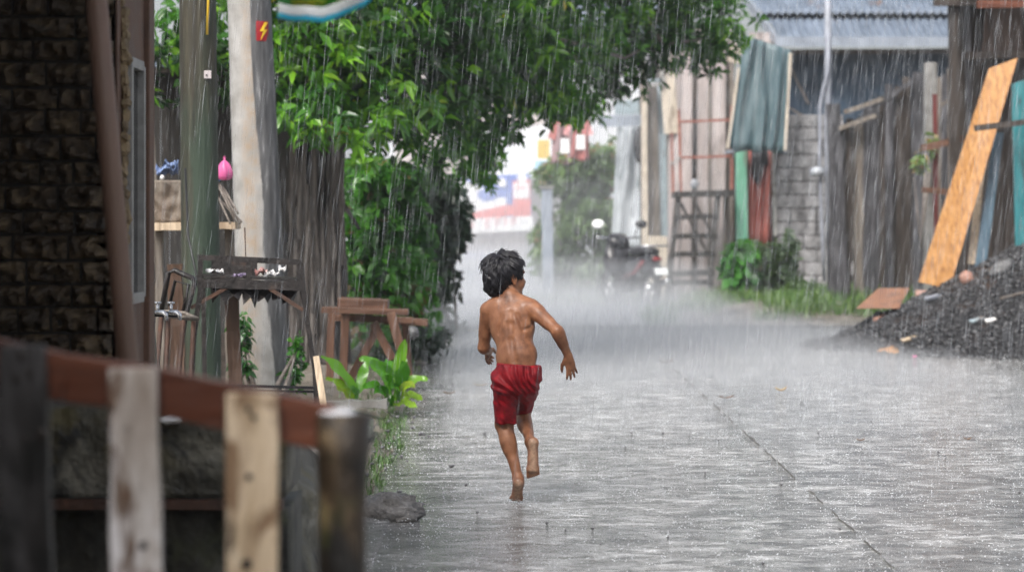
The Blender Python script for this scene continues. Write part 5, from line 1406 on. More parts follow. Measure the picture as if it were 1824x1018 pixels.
strokes('lettering', [(866,398,3,16),(871,393,6,3),(871,403,6,3),(883,397,3,15),(888,390,7,3),(888,397,6,3),(901,395,3,14),(898,390,3,4),(912,395,3,14),(917,392,3,10),(930-16,389,6,3),(832,401,3,14),(842,400,3,14),(800,404,8,10),(816,402,4,12)], BNY-.05, M['shop_pink'], t2)
card('panel_print', [(918,332),(938,331),(938,336),(918,337)], BNY-.05, M['shop_pink'], b, .006)
t3 = thing('small_sign', P(843,472,SH-.35), 'small white sign with violet lettering below the banner', 'sign')
card('board', [(818,448),(905,444),(906,466),(818,470)], SH-.30, M['shop_white'], t3)
strokes('lettering', [(829,458,2.5,13),(834,452,5,3),(834,458,5,3),(839,456,2.5,10),(845,458,2.5,13),(850,452,4,3),(850,463,4,3),(857,457,2.5,13),(862,451,6,3),(862,457,5,3),(862,463,6,3),(872,457,2.5,13),(877,452,5,3),(890,457,2.5,12),(895,457,2.5,12)], SH-.32, M['violet_ink'], t3)
card('pale_red_panel', [(790,447),(816,446),(816,468),(790,470)], SH-.32, M['shop_pink'], t3)
# house far behind the shop
t = thing('far_house', G(930, 70), 'pale far house front behind the shop awning', 'house')
m = MB(); m.box((P(930,0,70).x, 71, 3.2), (9.0, 1.0, 6.4)); m.build('wall', M['shop_pale'], t)
m = MB(); m.sheet(lambda u, v: (P(930,0,70).x-5+10*u, 69.6+2.6*v, 6.4+1.2*v), 8, 3, .05, (0,0,1)); m.build('roof', M['roof_tin'], t)
t = thing('hanging_board', P(968,285,44), 'small ochre and light blue board hanging beside the red shirts', 'sign')
m = MB(); m.box(P(968,266,44), (W(22,44),.03,W(34,44))); bo = m.build('board', M['yellow_board'], t, bevel=.005)
m = MB(); m.box(P(970,295,44), (W(36,44),.03,W(18,44))); m.build('lower_board', M['sky_blue_paint'], t, bevel=.005)
m = MB(); m.box(P(967,240,44), (W(16,44),.03,W(14,44))); m.build('upper_board', M['shop_pale'], t)
# two shirts on a line
LNY = 37.6
m = MB(); m.tube([P(930,196,LNY), P(1000,212,LNY), P(1060,204,LNY), P(1140,176,LNY)], .008, 6); tag(m.build('washing_line', M['cable_black'], None, True, loc=P(1000,212,LNY)), 'sagging line carrying two shirts above the creeper bush', 'line')
def shirt(cx, top, mats, lb):
    t = thing('hanging_shirt', P(cx, top, LNY), lb, 'shirt', 'shirts on the line')
    m = MB()
    def fn(u, v):
        px = cx - 21 + 42*u; y = top + 12 + 70*v; k = 1 - .25*math.sin(v*3.14)*.4
        p = P(cx + (px-cx)*k, y, LNY); return (p.x, LNY + .04*math.sin(u*12+v*2), p.z + .02*math.sin(u*7))
    m.sheet(fn, 24, 10, .012, (0,1,0)); m.build('shirt_body', mats[0], t, True)
    for s_ in (-1, 1):
        m = MB(); m.board(P(cx+s_*6, top-4, LNY), P(cx+s_*20, top+38, LNY), W(15,LNY), .03, n=4, jit=.01, face=(0,-1,.2)); m.build('sleeve', mats[1], t)
    m = MB(); m.box(P(cx+4, top+50, LNY-.05), (W(16,LNY), .012, W(26,LNY))); m.build('print_patch', M['shop_white'], t)
shirt(1002, 210, (M['shirt_plum'], M['shirt_red']), 'faded plum shirt with white patch hanging on the line')
shirt(1030, 203, (M['shirt_red'], M['shop_pink']), 'bright red and white shirt hanging on the line')
t = thing('white_post', G(975, 37), 'whitish concrete gate post half hidden by creepers', 'post')
m = MB(); m.board(G(977,37,-.05), P(974,335,37), W(20,37), .16, n=8, jit=.006); m.build('shaft', M['flashing'], t, bevel=.01)
m = MB(); m.box(P(974,334,37), (W(25,37),.20,.05)); m.build('cap', M['concrete'], t, bevel=.008)
# leaves and bits lying on the road
def leafbit(px, py, L, mat, lb, rot, curl=.3):
    Y = FOC*EYE/(py-HZ); c = G(px, Y, .012); m = MB(); Rz = Matrix.Rotation(rot,3,'Z')
    def fn(u, v):
        w = .42*math.sin(math.pi*min(.98,max(.02,u)))**.8; q = Rz @ Vector((L*(u-.5), L*w*(v-.5), 0)); return c + q + Vector((0,0,L*curl*((u-.5)**2*2 + abs(v-.5)*.5)))
    m.sheet(fn, 8, 4, .0015, (0,0,1)); tag(m.build('fallen_leaf', mat, None, True, loc=c), lb, 'leaf', 'leaves fallen on the road')
leafbit(1391,699,.085,M['yellow_leaf'],'curled yellow leaf lying alone on the wet road',.2,.5); leafbit(1294,712,.11,M['brown_leaf'],'pale brown leaf on the road before the yellow leaf',.3,.25)
leafbit(1724,786,.05,M['brown_leaf'],'small dark brown leaf far out on the road below the heap',.4); leafbit(1187,648,.12,M['brown_leaf'],'long brown leaf on the pale misty road',.1); leafbit(856,690,.10,M['pale_wood'],'pale leaf near the verge beside the running child',.1)
leafbit(800,704,.09,M['brown_leaf'],'brown leaf close to the leafy plant',.2); leafbit(845,592,.14,M['yellow_leaf'],'orange leaf at the verge corner by the street',.4); leafbit(1533,788,.05,M['brown_leaf'],'tiny brown leaf bit on the open road before the gravel heap',.2)
pts = []; rad = []
for k in range(170):
    y = 8.6 + 17*rng.random()**1.4; x = rng.uniform(-.5, 4.8) if rng.random() < .55 else HC.x - HR - .2 + rng.gauss(.0,.9)
    if x < -.5 or x > 7: continue
    r = rng.uniform(.003,.011); pts.append((x, y, r*.4)); rad.append(r)
for k in range(300):
    y = 11+14*rng.random(); x = road_edge(y) + rng.gauss(-.15,.22); r = rng.uniform(.004,.018); pts.append((x, y, .02)); rad.append(r)
V, F = pebbles(pts, rad, 9); o = np_mesh('pebbles', V, F, M['stone_grey']); o['kind'] = 'stuff'
# ------------------------------------------------------------------ plants
def leaves(pos, dirs, nrm, L, wr, rnd, droop=.25):
    """one folded leaf per row: base, two sides, raised midrib, tip"""
    pos = np.asarray(pos); N = len(pos)
    d = dirs/np.linalg.norm(dirs, axis=1, keepdims=True)
    s = np.cross(d, nrm); s /= np.maximum(np.linalg.norm(s, axis=1, keepdims=True), 1e-6)
    n = np.cross(s, d); L = np.asarray(L)[:,None]
    down = np.array((0,0,-1.0))
    mid = pos + d*L*.45
    V = np.stack([pos, mid - s*L*wr*.5 + n*L*.02, mid + s*L*wr*.5 + n*L*.02, mid - n*L*.06, pos + d*L*.78 - s*L*wr*.30 + down*L*droop*.5, pos + d*L*.78 + s*L*wr*.30 + down*L*droop*.5, pos + d*L + down*L*droop], 1)
    f = np.array([(0,1,3),(0,3,2),(1,4,3),(3,5,2),(3,4,6),(3,6,5)])
    F = f[None] + 7*np.arange(N)[:,None,None]
    return V.reshape(-1,3), F.reshape(-1,3), np.repeat(rnd, 7)
def cluster_leaves(C, per, L, wr, seed, up=.25, bright=None, droop=.3, spread=1.0, jit=.35):
    """rosettes: 'per' leaves radiating from each centre"""
    r = np.random.default_rng(seed); N = len(C)
    ax = r.normal(0, 1, (N,3)); ax[:,2] = np.abs(ax[:,2])*.6 + .35; ax /= np.linalg.norm(ax, axis=1, keepdims=True)
    c = np.repeat(C, per, 0); a = np.repeat(ax, per, 0); M_ = N*per
    d = r.normal(0, 1, (M_,3)); d -= a*np.sum(d*a, 1, keepdims=True)*.75
    d /= np.linalg.norm(d, axis=1, keepdims=True); d = d*spread + a*up
    LL = L*r.uniform(.6,1.25,M_)
    b = np.repeat(bright if bright is not None else r.uniform(0,.8,N), per) + r.uniform(-.14,.14,M_)
    n = a + r.normal(0, jit, (M_,3))
    return leaves(c + d*LL[:,None]*.08, d, n, LL, wr, np.clip(b,0,1), droop)
def blob_points(blobs, n, seed, shell=.55):
    r = np.random.default_rng(seed); vol = np.array([b[1][0]*b[1][1]*b[1][2] for b in blobs])**.75; vol /= vol.sum()
    k = r.choice(len(blobs), n, p=vol)
    d = r.normal(0,1,(n,3)); d /= np.linalg.norm(d, axis=1, keepdims=True)
    rad = (shell + (1-shell)*r.random(n))*(1 + .22*np.sin(d[:,0]*7+k)*np.sin(d[:,2]*6+k*2)+.12*r.normal(0,1,n))
    C = np.array([tuple(b[0]) for b in blobs])[k]; A = np.array([b[1] for b in blobs])[k]
    return C + d*A*rad[:,None], d
def clump(p, f, seed=0):
    q = p*f; return (np.sin(q[:,0]+1.3*np.sin(q[:,1]*.9+seed))+np.sin(q[:,2]*1.3+seed+np.sin(q[:,0]*.7))+np.sin(q[:,1]*.8+q[:,2]*.6))/3

# --- big tree: fluted trunk, limbs, hanging crown
TY = 19.6
t = thing('shade_tree', G(553, TY), 'big spreading tree with fissured trunk and low hanging glossy crown', 'tree')
m = MB(); n = 64; vs = []; fs = []; rows = 60
for j in range(rows+1):
    v = j/rows; z = -.05 + 3.6*v
    px = 553 + 6*math.sin(v*3); cx = (px-912)*TY/FOC
    for k in range(n):
        a = 2*math.pi*k/n
        rr = .232*(1.12 - .18*v + .35*max(0, .12-v)*3)
        tw = a + .35*math.sin(v*2.2)
        rr *= 1 + .10*math.sin(tw*9+1.5*mnoise.noise(Vector((v*5,a,0)))) + .07*math.sin(tw*17+v*4) + .14*mnoise.noise(Vector((math.cos(a)*2.2, math.sin(a)*2.2, z*1.1))) + .06*mnoise.noise(Vector((math.cos(a)*9, math.sin(a)*9, z*2)))
        vs.append((cx + rr*math.cos(a), TY + rr*math.sin(a), z))
for j in range(rows):
    for k in range(n): fs.append((j*n+k, j*n+(k+1)%n, (j+1)*n+(k+1)%n, (j+1)*n+k))
fs.append(tuple(range(rows*n, rows*n+n)))
m.add(vs, fs); tr = m.build('trunk', M['bark'], t, True)
m = MB()
for i in range(46):
    px = 503 + 106*rng.random(); y0 = rng.uniform(215,420)
    m.board(P(px+rng.uniform(-5,5), y0+rng.uniform(150,330), TY-.24*math.cos((px-556)/62)-.03*rng.random()), P(px, y0, TY-.235*math.cos((px-556)/62)), W(rng.uniform(3,10),TY), .03, n=9, jit=.010)
m.board(P(607,480,TY-.15), P(599,252,TY-.25), W(20,TY), .04, n=8, jit=.012)
m.board(P(640,408,TY-.3), P(606,355,TY-.15), W(7,TY), .03, n=4, jit=.006)
m.build('loose_bark', M['bark'], tr)
m = MB()
def limb(pts, r0, r1, jit=.12):
    k = len(pts); m.tube(pts, [r0+(r1-r0)*i/(k-1) for i in range(k)], 8, jit=jit)
limb([P(556,10,18.5), P(600,-60,18.8), P(720,-120,19.5), P(900,-100,21), P(1100,-60,23), P(1290,10,25)], .16, .03)
limb([P(545,60,18.4), P(500,-40,18.2), P(400,-120,18.0)], .12, .04); limb([P(560,150,18.5), P(610,110,19), P(700,130,20), P(800,170,21.5)], .07, .015); limb([P(720,-120,19.5), P(780,20,20.5), P(860,120,22), P(900,200,23)], .06, .012)
limb([P(985,68,22.5), P(1015,75,22.7), P(1060,88,23), P(1112,104,23.4), P(1140,90,23.6)], .022, .010); limb([P(1012,74,22.6), P(1028,112,22.5)], .016, .008); limb([P(1100,-60,23), P(1180,80,24), P(1250,70,24.4)], .03, .012)
m.build('limbs', M['twig'], t, True)
BL = [(P(520,60,18.6),(.35,.7,.45)),(P(560,140,18.6),(.42,.7,.42)),(P(600,30,18.3),(.5,.7,.4)),(P(650,110,18.8),(.5,.8,.45)),(P(640,210,18.6),(.42,.5,.30)),(P(560,210,18.0),(.28,.3,.20)),
      (P(720,190,19.6),(.5,.8,.45)),(P(720,40,19.4),(.6,1,.5)),(P(800,110,20.6),(.6,1.1,.6)),(P(790,240,21.5),(.5,.9,.5)),(P(870,40,21.5),(.7,1.2,.6)),
      (P(860,190,22),(.5,.9,.5)),(P(845,275,24),(.40,.7,.35)),(P(955,60,22.5),(.7,1.1,.6)),(P(950,160,23),(.5,.9,.36)),(P(1020,120,24),(.6,.9,.45)),(P(1060,30,23.5),(.6,1,.55)),(P(1020,190,25.5),(.42,.7,.20)),
      (P(1150,50,24.5),(.6,1,.50)),(P(1240,40,25),(.55,.9,.45)),(P(1282,70,25.4),(.26,.5,.36)),(P(1110,140,25),(.4,.5,.25)),(P(1260,105,25.2),(.20,.3,.18)),
      (P(420,40,18.4),(.45,.6,.5)),(P(290,70,18.2),(.40,.5,.25)),(P(290,165,19.2),(.3,.2,.15)),(P(390,130,18.8),(.3,.3,.3)),
      (P(480,-150,18.5),(1.2,1.5,.5)),(P(800,-150,20.5),(1.5,2,.6)),(P(1050,-130,23),(1.5,2,.6)),(P(1220,-60,24.5),(.7,1.2,.4))]
C, d = blob_points(BL, 5600, 21, .50)
br = .31 + .36*clump(C, 3.2, 1) + nrng.normal(0,.12,len(C))
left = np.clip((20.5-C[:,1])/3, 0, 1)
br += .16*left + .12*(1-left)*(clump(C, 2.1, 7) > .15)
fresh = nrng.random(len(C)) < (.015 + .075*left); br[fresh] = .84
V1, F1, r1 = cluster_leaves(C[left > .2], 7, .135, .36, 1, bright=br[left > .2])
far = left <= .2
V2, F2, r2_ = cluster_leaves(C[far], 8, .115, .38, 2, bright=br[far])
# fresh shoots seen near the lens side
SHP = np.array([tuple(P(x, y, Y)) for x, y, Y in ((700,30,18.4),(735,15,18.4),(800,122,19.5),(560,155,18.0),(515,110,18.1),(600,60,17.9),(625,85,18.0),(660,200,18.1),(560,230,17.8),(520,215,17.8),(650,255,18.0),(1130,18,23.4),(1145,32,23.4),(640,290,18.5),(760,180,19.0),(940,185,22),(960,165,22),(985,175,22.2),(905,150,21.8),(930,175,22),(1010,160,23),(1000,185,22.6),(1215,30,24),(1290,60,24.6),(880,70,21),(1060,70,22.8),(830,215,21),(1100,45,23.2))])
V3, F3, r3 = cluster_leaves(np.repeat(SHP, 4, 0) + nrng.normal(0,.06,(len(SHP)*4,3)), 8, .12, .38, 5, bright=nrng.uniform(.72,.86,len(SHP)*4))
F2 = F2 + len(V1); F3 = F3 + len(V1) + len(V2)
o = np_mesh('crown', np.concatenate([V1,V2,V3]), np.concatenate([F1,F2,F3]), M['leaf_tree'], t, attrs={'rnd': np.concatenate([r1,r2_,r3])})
# --- bushes
def bush(name, loc, label, cat, blobs, n, L, wr, mat, seed, per=7, base=.4, var=.3, stems=6, group=None, droop=.35, freq=4.0, shell=.45):
    t = thing(name, loc, label, cat, group)
    C, d = blob_points(blobs, n, seed, shell); C = C[C[:,2] > loc[2]-.02]
    b = base + var*clump(C, freq, seed) + np.random.default_rng(seed).normal(0,.10,len(C))
    V, F, r = cluster_leaves(C, per, L, wr, seed, bright=b, droop=droop)
    np_mesh('leaves', V, F, mat, t, attrs={'rnd': r})
    m = MB()
    rr = random.Random(seed)
    for k in range(stems):
        bc = rr.choice(blobs); x = loc[0] + rr.uniform(-.5,.5)*blobs[0][1][0]
        m.tube([(x, loc[1]+rr.uniform(-.2,.2), loc[2]-.05), ((x+bc[0][0])/2+rr.uniform(-.05,.05), (loc[1]+bc[0][1])/2, bc[0][2]*.5), tuple(bc[0])], [.022,.016,.006], 6, jit=.15)
    m.build('stem', M['twig'], t, True)
    return t
bush('leafy_hedge', G(680,22), 'tall bright green leafy hedge behind the trestle bench', 'hedge', [(P(660,315,22),(.34,.5,.16)),(P(690,330,22),(.26,.4,.20)),(P(660,380,22),(.30,.5,.35)),(P(680,450,22),(.36,.5,.40)),(P(690,520,22),(.38,.5,.35)),(P(740,470,22.3),(.22,.4,.4)),(P(725,400,22.3),(.20,.4,.35)),(P(640,500,22),(.25,.4,.4)),(P(700,580,22),(.4,.4,.25))], 1500, .115, .55, M['leaf_hedge'], 31, base=.68, var=.30, per=6)
bush('dark_bush', G(785,26), 'dark dense bush at the street corner behind the hedge', 'bush', [(P(770,400,26),(.42,.8,.45)),(P(795,370,26.4),(.24,.6,.30)),(P(765,480,26),(.32,.7,.45)),(P(740,350,25.5),(.4,.6,.4)),(P(755,555,26),(.30,.6,.30)),(P(720,450,26),(.4,.5,.7)),(P(812,420,26.6),(.12,.3,.20)),(P(790,590,26.2),(.22,.4,.10))], 1500, .10, .5, M['leaf_dark'], 32, base=.5, var=.3, per=8)
bush('creeper_bush', G(1030,38), 'tall pale creeper bush over the white gate post', 'bush', [(P(1010,310,38),(.42,.6,.36)),(P(970,320,38),(.20,.3,.22)),(P(1060,300,38.4),(.30,.6,.40)),(P(1040,390,38),(.5,.6,.5)),(P(1090,420,38.5),(.4,.5,.6)),(P(1000,470,38.2),(.30,.5,.5)),(P(960,440,37.6),(.12,.3,.5)),(P(1060,490,37.8),(.4,.5,.3)),(P(1090,300,38.6),(.25,.4,.5)),(P(1120,480,38),(.3,.4,.35))], 1900, .13, .42, M['leaf_far'], 33, base=.66, var=.34, per=7)
bush('door_bush', G(1350,34.5,.1), 'dark green bush below the house door', 'bush', [(P(1355,470,34.5),(.36,.4,.32)),(P(1400,460,34.6),(.2,.3,.35)),(P(1330,500,34.5),(.3,.4,.2)),(P(1395,500,34.5),(.3,.3,.25))], 520, .10, .5, M['leaf_far'], 34, base=.38, var=.25)
bush('broad_leaf_shrub', G(1320,33.8,.1), 'small bright green big leafed shrub next to the dark door bush', 'bush', [(P(1318,455,33.8),(.20,.2,.16)),(P(1312,490,33.8),(.22,.2,.16))], 110, .19, .8, M['leaf_hedge'], 35, base=.55, var=.15, per=5)
bush('vine', P(1648,300,30.2), 'yellowish vine climbing the concrete post', 'vine', [(P(1640,290,30.2),(.06,.05,.16)),(P(1628,315,30.2),(.10,.06,.10)),(P(1660,260,30.3),(.05,.05,.15))], 60, .09, .6, M['leaf_far'], 36, base=.85, var=.1, per=4, stems=2)
bush('house_weed', G(1420,33.9,.1), 'low weeds below the block wall', 'weed', [(P(1425,520,33.9),(.3,.3,.16)),(P(1470,525,33.4),(.3,.3,.12))], 160, .09, .4, M['leaf_far'], 38, base=.4, var=.2, per=6)
bush('bench_weed', G(745,21,.06), 'low dark weeds beside the trestle bench legs', 'weed', [(P(745,620,21),(.18,.3,.10)),(P(770,600,22),(.16,.3,.10)),(P(700,640,20.5),(.2,.2,.08))], 260, .07, .45, M['leaf_dark'], 39, base=.6, var=.3, per=6)
bush('pole_weed', G(468,14.8,.0), 'green weeds growing between the stand and the concrete pole', 'weed', [(P(432,590,14.9),(.05,.08,.12)),(P(430,650,14.9),(.06,.08,.16)),(P(525,660,15.4),(.06,.08,.16)),(P(530,620,15.4),(.03,.06,.10))], 120, .055, .6, M['leaf_hedge'], 40, base=.6, var=.3, per=5)

# --- broad leaved plants: curved strap leaves with a midrib fold
def strap_plant(base, tips, label, seed, wid=.055):
    t = thing('broad_leaf_plant', base, label, 'plant', 'ginger plants at the verge')
    for i, (tip, lift, w, rv) in enumerate(tips):
        b = Vector(base) + Vector((rng.uniform(-.04,.04), rng.uniform(-.05,.05), .0)); tip = Vector(tip)
        ctl = b.lerp(tip, .45) + Vector((0,0,lift)); vs = []; fs = []; nn = 14
        for k in range(nn+1):
            u = k/nn; p = b*(1-u)**2 + ctl*2*u*(1-u) + tip*u*u
            tg = ((ctl-b)*(1-u) + (tip-ctl)*u).normalized(); sd = tg.cross(Vector((0,0,1))); sd = sd.normalized() if sd.length > .05 else Vector((1,0,0))
            fc = Vector((.25,-1,.25)); sd2 = tg.cross(fc).normalized(); sd = (sd*.45 + sd2*.75).normalized(); up = sd.cross(tg)
            bl = max(0,(u-.22)/.78); ww = w*(math.sin(math.pi*bl**.8)**.75 if 0 < bl < 1 else 0) + .005
            wv = .010*math.sin(u*16+i)
            vs += [p - sd*ww + up*(.25*ww+wv), p, p + sd*ww + up*(.25*ww-wv)]
        for k in range(nn):
            a = 3*k; fs += [(a,a+1,a+4,a+3),(a+1,a+2,a+5,a+4)]
        np_mesh('leaf', np.array([tuple(v) for v in vs]), np.array(fs), M['leaf_broad'], t, attrs={'rnd': np.full(len(vs), rv)}, smooth=True)
Y = 15.6
strap_plant(G(705,Y,.06), [(P(722,604,Y-.1),.06,.040,.8),(P(722,604+34,Y+.1),.12,.034,.6),(P(640,640,Y),.20,.036,.6),(P(657,648,Y-.3),.16,.050,.55),(P(682,668,Y-.35),.20,.050,.5),(P(762,676,Y),.13,.032,.85),(P(752,712,Y-.1),.08,.030,.9),(P(718,642,Y-.2),.10,.048,.35),(P(646,690,Y-.2),.12,.034,.5),(P(736,690,Y-.3),.10,.040,.95),(P(690,640,Y+.2),.1,.040,.4),(P(668,700,Y-.3),.10,.04,.2),(P(700,690,Y-.4),.10,.04,.3),(P(742,726,Y-.3),.05,.03,.9)], 'large leafy ginger plant in front of the trestle bench', 1)
strap_plant(G(640,Y+.1,.05), [(P(571,634,Y),.10,.040,.7),(P(580,673,Y),.06,.032,.9),(P(600,690,Y-.1),.03,.022,.95),(P(655,640,Y+.2),.05,.030,.6),(P(625,690,Y),.05,.03,.5)], 'smaller ginger plant with two long leaves beside the kerb', 2)
# --- grass
def grass_patch(name, pts, h, seed, base=.4):
    r = np.random.default_rng(seed); P_ = np.array(pts); N = len(P_)
    hh = h*r.uniform(.45,1.3,N); a = r.uniform(0,6.28,N); ln = r.uniform(.1,.7,N)
    d = np.stack([np.cos(a)*ln, np.sin(a)*ln, np.ones(N)],1); w = r.uniform(.0025,.006,N)[:,None]*(h/.12)
    s = np.stack([-np.sin(a), np.cos(a), 0*a],1)
    mid = P_ + d*hh[:,None]*.55; tip = P_ + np.stack([d[:,0]*1.8, d[:,1]*1.8, d[:,2]*.85],1)*hh[:,None]
    V = np.stack([P_-s*w, P_+s*w, mid-s*w*.8, mid+s*w*.8, tip],1)
    F = (np.array([(0,1,3),(0,3,2),(2,3,4)])[None] + 5*np.arange(N)[:,None,None]).reshape(-1,3)
    o = np_mesh(name, V.reshape(-1,3), F, M['grass'], attrs={'rnd': np.repeat(np.clip(base + .7*(r.random(N)-.5),0,1),5)}); o['kind'] = 'stuff'; return o
pts = []
while len(pts) < 1000:
    y = rng.uniform(10.7,16.5); px = 682 + rng.gauss(0,18) + (12 if y > 13 else 0)
    if mnoise.noise(Vector((px*.05, y*1.8, 3))) < -.15: continue
    x = (px-912)*y/FOC
    if x < road_edge(y) + .05: pts.append((x, y, -.01))
grass_patch('grass', pts, .062, 3, .40)
pts = []
while len(pts) < 9000:
    x = rng.uniform(1.6,7.5); y = rng.uniform(28.6,35.6)
    if mnoise.noise(Vector((x*.9, y*.7, 8))) < -.12 + .3*(1 if x < 2.4 else 0): continue
    pts.append((x, y, vz(x, y)-.02))
grass_patch('grass', pts, .20, 4, .55)
pts = []
for k in range(1500):
    y = rng.uniform(34.5,38); x = rng.uniform(.2,2.2); pts.append((x, y, -.03))
grass_patch('grass', pts, .18, 6, .5)
pts = []
for k in range(500):
    y = rng.uniform(15.5,17.2); x = 4.15 + rng.gauss(0,.30) + .5; pts.append((x*y/16.5*.95, y, -.01))
grass_patch('grass', pts, .07, 7, .2)
pts = []
for k in range(900):
    y = rng.uniform(16,24); x = road_edge(y) - abs(rng.gauss(.35,.35)); pts.append((x, y, .05))
grass_patch('grass', pts, .07, 8, .35)
# ------------------------------------------------------------------ rain, splashes, air
def rain(N, y0, y1, seed, r0, r1, l0, l1):
    r = np.random.default_rng(seed)
    y = (y0**2 + (y1**2-y0**2)*r.random(N))**.5
    hw = 912*y/FOC*1.25 + .4
    x = r.uniform(-1,1,N)*hw; z = r.uniform(-.02, 1.28 + 385*y/FOC*1.25, N)
    # no rain under the shade roof added to the stone house
    keep = ~((x < -.75) & (y < 9.9))
    x, y, z = x[keep], y[keep], z[keep]; N = len(x)
    L = r.uniform(l0,l1,N)[:,None]; rad = r.uniform(r0,r1,N)[:,None]
    d = np.stack([np.full(N,.105)+r.normal(0,.022,N), r.normal(0,.02,N), np.ones(N)],1); d /= np.linalg.norm(d,axis=1,keepdims=True)
    p = np.stack([x,y,z],1)
    e1 = np.cross(d, np.array((0,1.,0))); e1 /= np.linalg.norm(e1,axis=1,keepdims=True); e2 = np.cross(d, e1)
    ring = [e1*math.cos(a)+e2*math.sin(a) for a in (0, 2.094, 4.189)]
    V = np.stack([p - d*L*.5] + [p + d*L*.1 + q*rad for q in ring] + [p + d*L*.5], 1)
    F = np.array([(0,2,1),(0,3,2),(0,1,3),(4,1,2),(4,2,3),(4,3,1)])[None] + 5*np.arange(N)[:,None,None]
    return V.reshape(-1,3), F.reshape(-1,3)
nt = NT('falling water')
b = nt.t.nodes.new('ShaderNodeBsdfPrincipled'); b.inputs['Base Color'].default_value = (.86,.90,.95,1); b.inputs['Roughness'].default_value = .25
b.inputs['Transmission Weight'].default_value = 0.0
tl = nt.t.nodes.new('ShaderNodeBsdfTranslucent'); tl.inputs['Color'].default_value = (.9,.94,1,1)
m1 = nt.t.nodes.new('ShaderNodeMixShader'); m1.inputs[0].default_value = .5; nt.l(b.outputs[0], m1.inputs[1]); nt.l(tl.outputs[0], m1.inputs[2])
tp = nt.t.nodes.new('ShaderNodeBsdfTransparent')
m2 = nt.t.nodes.new('ShaderNodeMixShader'); m2.inputs[0].default_value = RAIN_ALPHA; nt.l(tp.outputs[0], m2.inputs[1]); nt.l(m1.outputs[0], m2.inputs[2])
nt.l(m2.outputs[0], nt.out.inputs['Surface']); M['rain'] = nt.mat
M['splash'] = plain('splash water', (.85,.88,.92), .15)
Va, Fa = rain(500, 6.0, 10, 1, .0005, .0009, .06, .16)
Vb, Fb = rain(10000, 10, 20, 2, .0006, .0012, .08, .28)
Vc, Fc = rain(13000, 20, 34, 3, .0010, .0020, .14, .38)
V = np.concatenate([Va,Vb,Vc]); F = np.concatenate([Fa,Fb+len(Va),Fc+len(Va)+len(Vb)])
o = np_mesh('rain', V, F, M['rain']); o['kind'] = 'stuff'
# splash crowns: droplets thrown up where rain hits the road
r = np.random.default_rng(17); pts = []
NS = 14000
y = 8.3 + 26*r.random(NS)**1.25; x = -.75 + (5.5)*r.random(NS)
pp = []; rr = []
for i in range(NS):
    k = int(r.integers(2,6))
    for j in range(k):
        a = r.uniform(0,6.28); q = r.uniform(.002,.035); pp.append((x[i]+q*math.cos(a), y[i]+q*math.sin(a), abs(r.normal(0,.018))+.003)); rr.append(r.uniform(.0008,.0026)*(1+.05*(y[i]-8)))
fx, fy = bj(918,893)[0], BY+.02       # water kicked up by the child's standing foot
for i in range(170):
    a = r.uniform(0,6.28); q = abs(r.normal(0,.045))+.015; pp.append((fx+q*math.cos(a)*1.3, fy+q*math.sin(a), abs(r.normal(0,.022))+.002)); rr.append(r.uniform(.0008,.0024))
V, F = pebbles(pp, rr, 12)
o = np_mesh('rain_splash', V, F, M['splash']); o['kind'] = 'stuff'
# drops bouncing off the child's shoulders
def air(name, lo, hi, dens, col, aniso=.3):
    m = MB(); m.box([(a+b)/2 for a, b in zip(lo, hi)], [b-a for a, b in zip(lo, hi)])
    nt = NT(name + ' air'); v = nt.t.nodes.new('ShaderNodeVolumePrincipled'); v.inputs['Color'].default_value = (*col,1); v.inputs['Density'].default_value = dens; v.inputs['Anisotropy'].default_value = aniso
    nt.l(v.outputs[0], nt.out.inputs['Volume']); o = m.build(name, nt.mat); o['kind'] = 'stuff'; return o
air('haze', (-70,-4,-1.2), (70,100,9.5), HAZE, (.93,.95,1.0))
for k, (z, y0, x1_, dn) in enumerate(MIST):
    air('ground_mist', ((-.42, -.55, -3., -9., -10., -11.)[k],y0,-.2), (x1_,62+k,z), dn, (.95,.97,1.0))
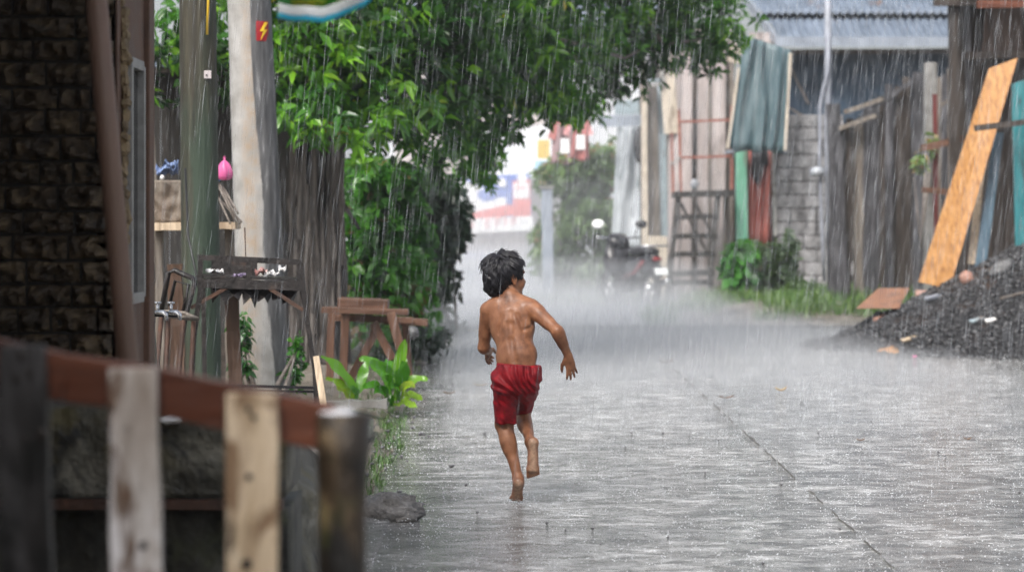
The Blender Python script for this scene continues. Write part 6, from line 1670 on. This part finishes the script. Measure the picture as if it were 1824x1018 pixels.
# ------------------------------------------------------------------ light and camera
w = bpy.data.worlds.new('World'); scene.world = w; w.use_nodes = True
nt_ = w.node_tree; bg = nt_.nodes['Background']
sky = nt_.nodes.new('ShaderNodeTexSky'); sky.sky_type = 'NISHITA'; sky.sun_disc = False
SUN_EL, SUN_AZ = R(50), R(208)
sky.sun_elevation = SUN_EL; sky.sun_rotation = SUN_AZ; sky.air_density = 1.0; sky.dust_density = 5.0; sky.ozone_density = .6
hs = nt_.nodes.new('ShaderNodeHueSaturation'); hs.inputs['Saturation'].default_value = .46      # overcast: nearly colourless sky
nt_.links.new(sky.outputs[0], hs.inputs['Color']); nt_.links.new(hs.outputs[0], bg.inputs[0]); bg.inputs[1].default_value = SKY
sl_ = bpy.data.lights.new('sun', 'SUN'); sl_.energy = SUNE; sl_.angle = R(25); sl_.color = (1,.97,.93)
so = bpy.data.objects.new('sun', sl_); COL.objects.link(so)
# sun_rotation turns clockwise from +Y seen from above
sd = Vector((math.sin(SUN_AZ)*math.cos(SUN_EL), math.cos(SUN_AZ)*math.cos(SUN_EL), math.sin(SUN_EL)))
so.rotation_euler = sd.to_track_quat('Z', 'Y').to_euler()
cd = bpy.data.cameras.new('camera'); cam = bpy.data.objects.new('camera', cd); COL.objects.link(cam); scene.camera = cam
cam.location = (0,0,EYE); cam.rotation_euler = (R(90),0,0)
cd.lens = 85; cd.sensor_width = 36; cd.shift_y = -(509-HZ)/1824; cd.clip_start = .05; cd.clip_end = 600
cd.dof.use_dof = True; cd.dof.focus_distance = BY; cd.dof.aperture_fstop = 3.2
vs_ = scene.view_settings; vs_.view_transform = 'Standard'; vs_.look = 'None'; vs_.gamma = 1; vs_.exposure = EXPO
cy = scene.cycles; cy.use_denoising = True; cy.denoiser = 'OPENIMAGEDENOISE'; cy.denoising_input_passes = 'RGB_ALBEDO_NORMAL'; cy.denoising_prefilter = 'FAST'
cy.max_bounces = 8; cy.diffuse_bounces = 3; cy.glossy_bounces = 4; cy.transparent_max_bounces = 24; cy.volume_bounces = 1
cy.sample_clamp_indirect = 6; cy.caustics_reflective = False; cy.caustics_refractive = False
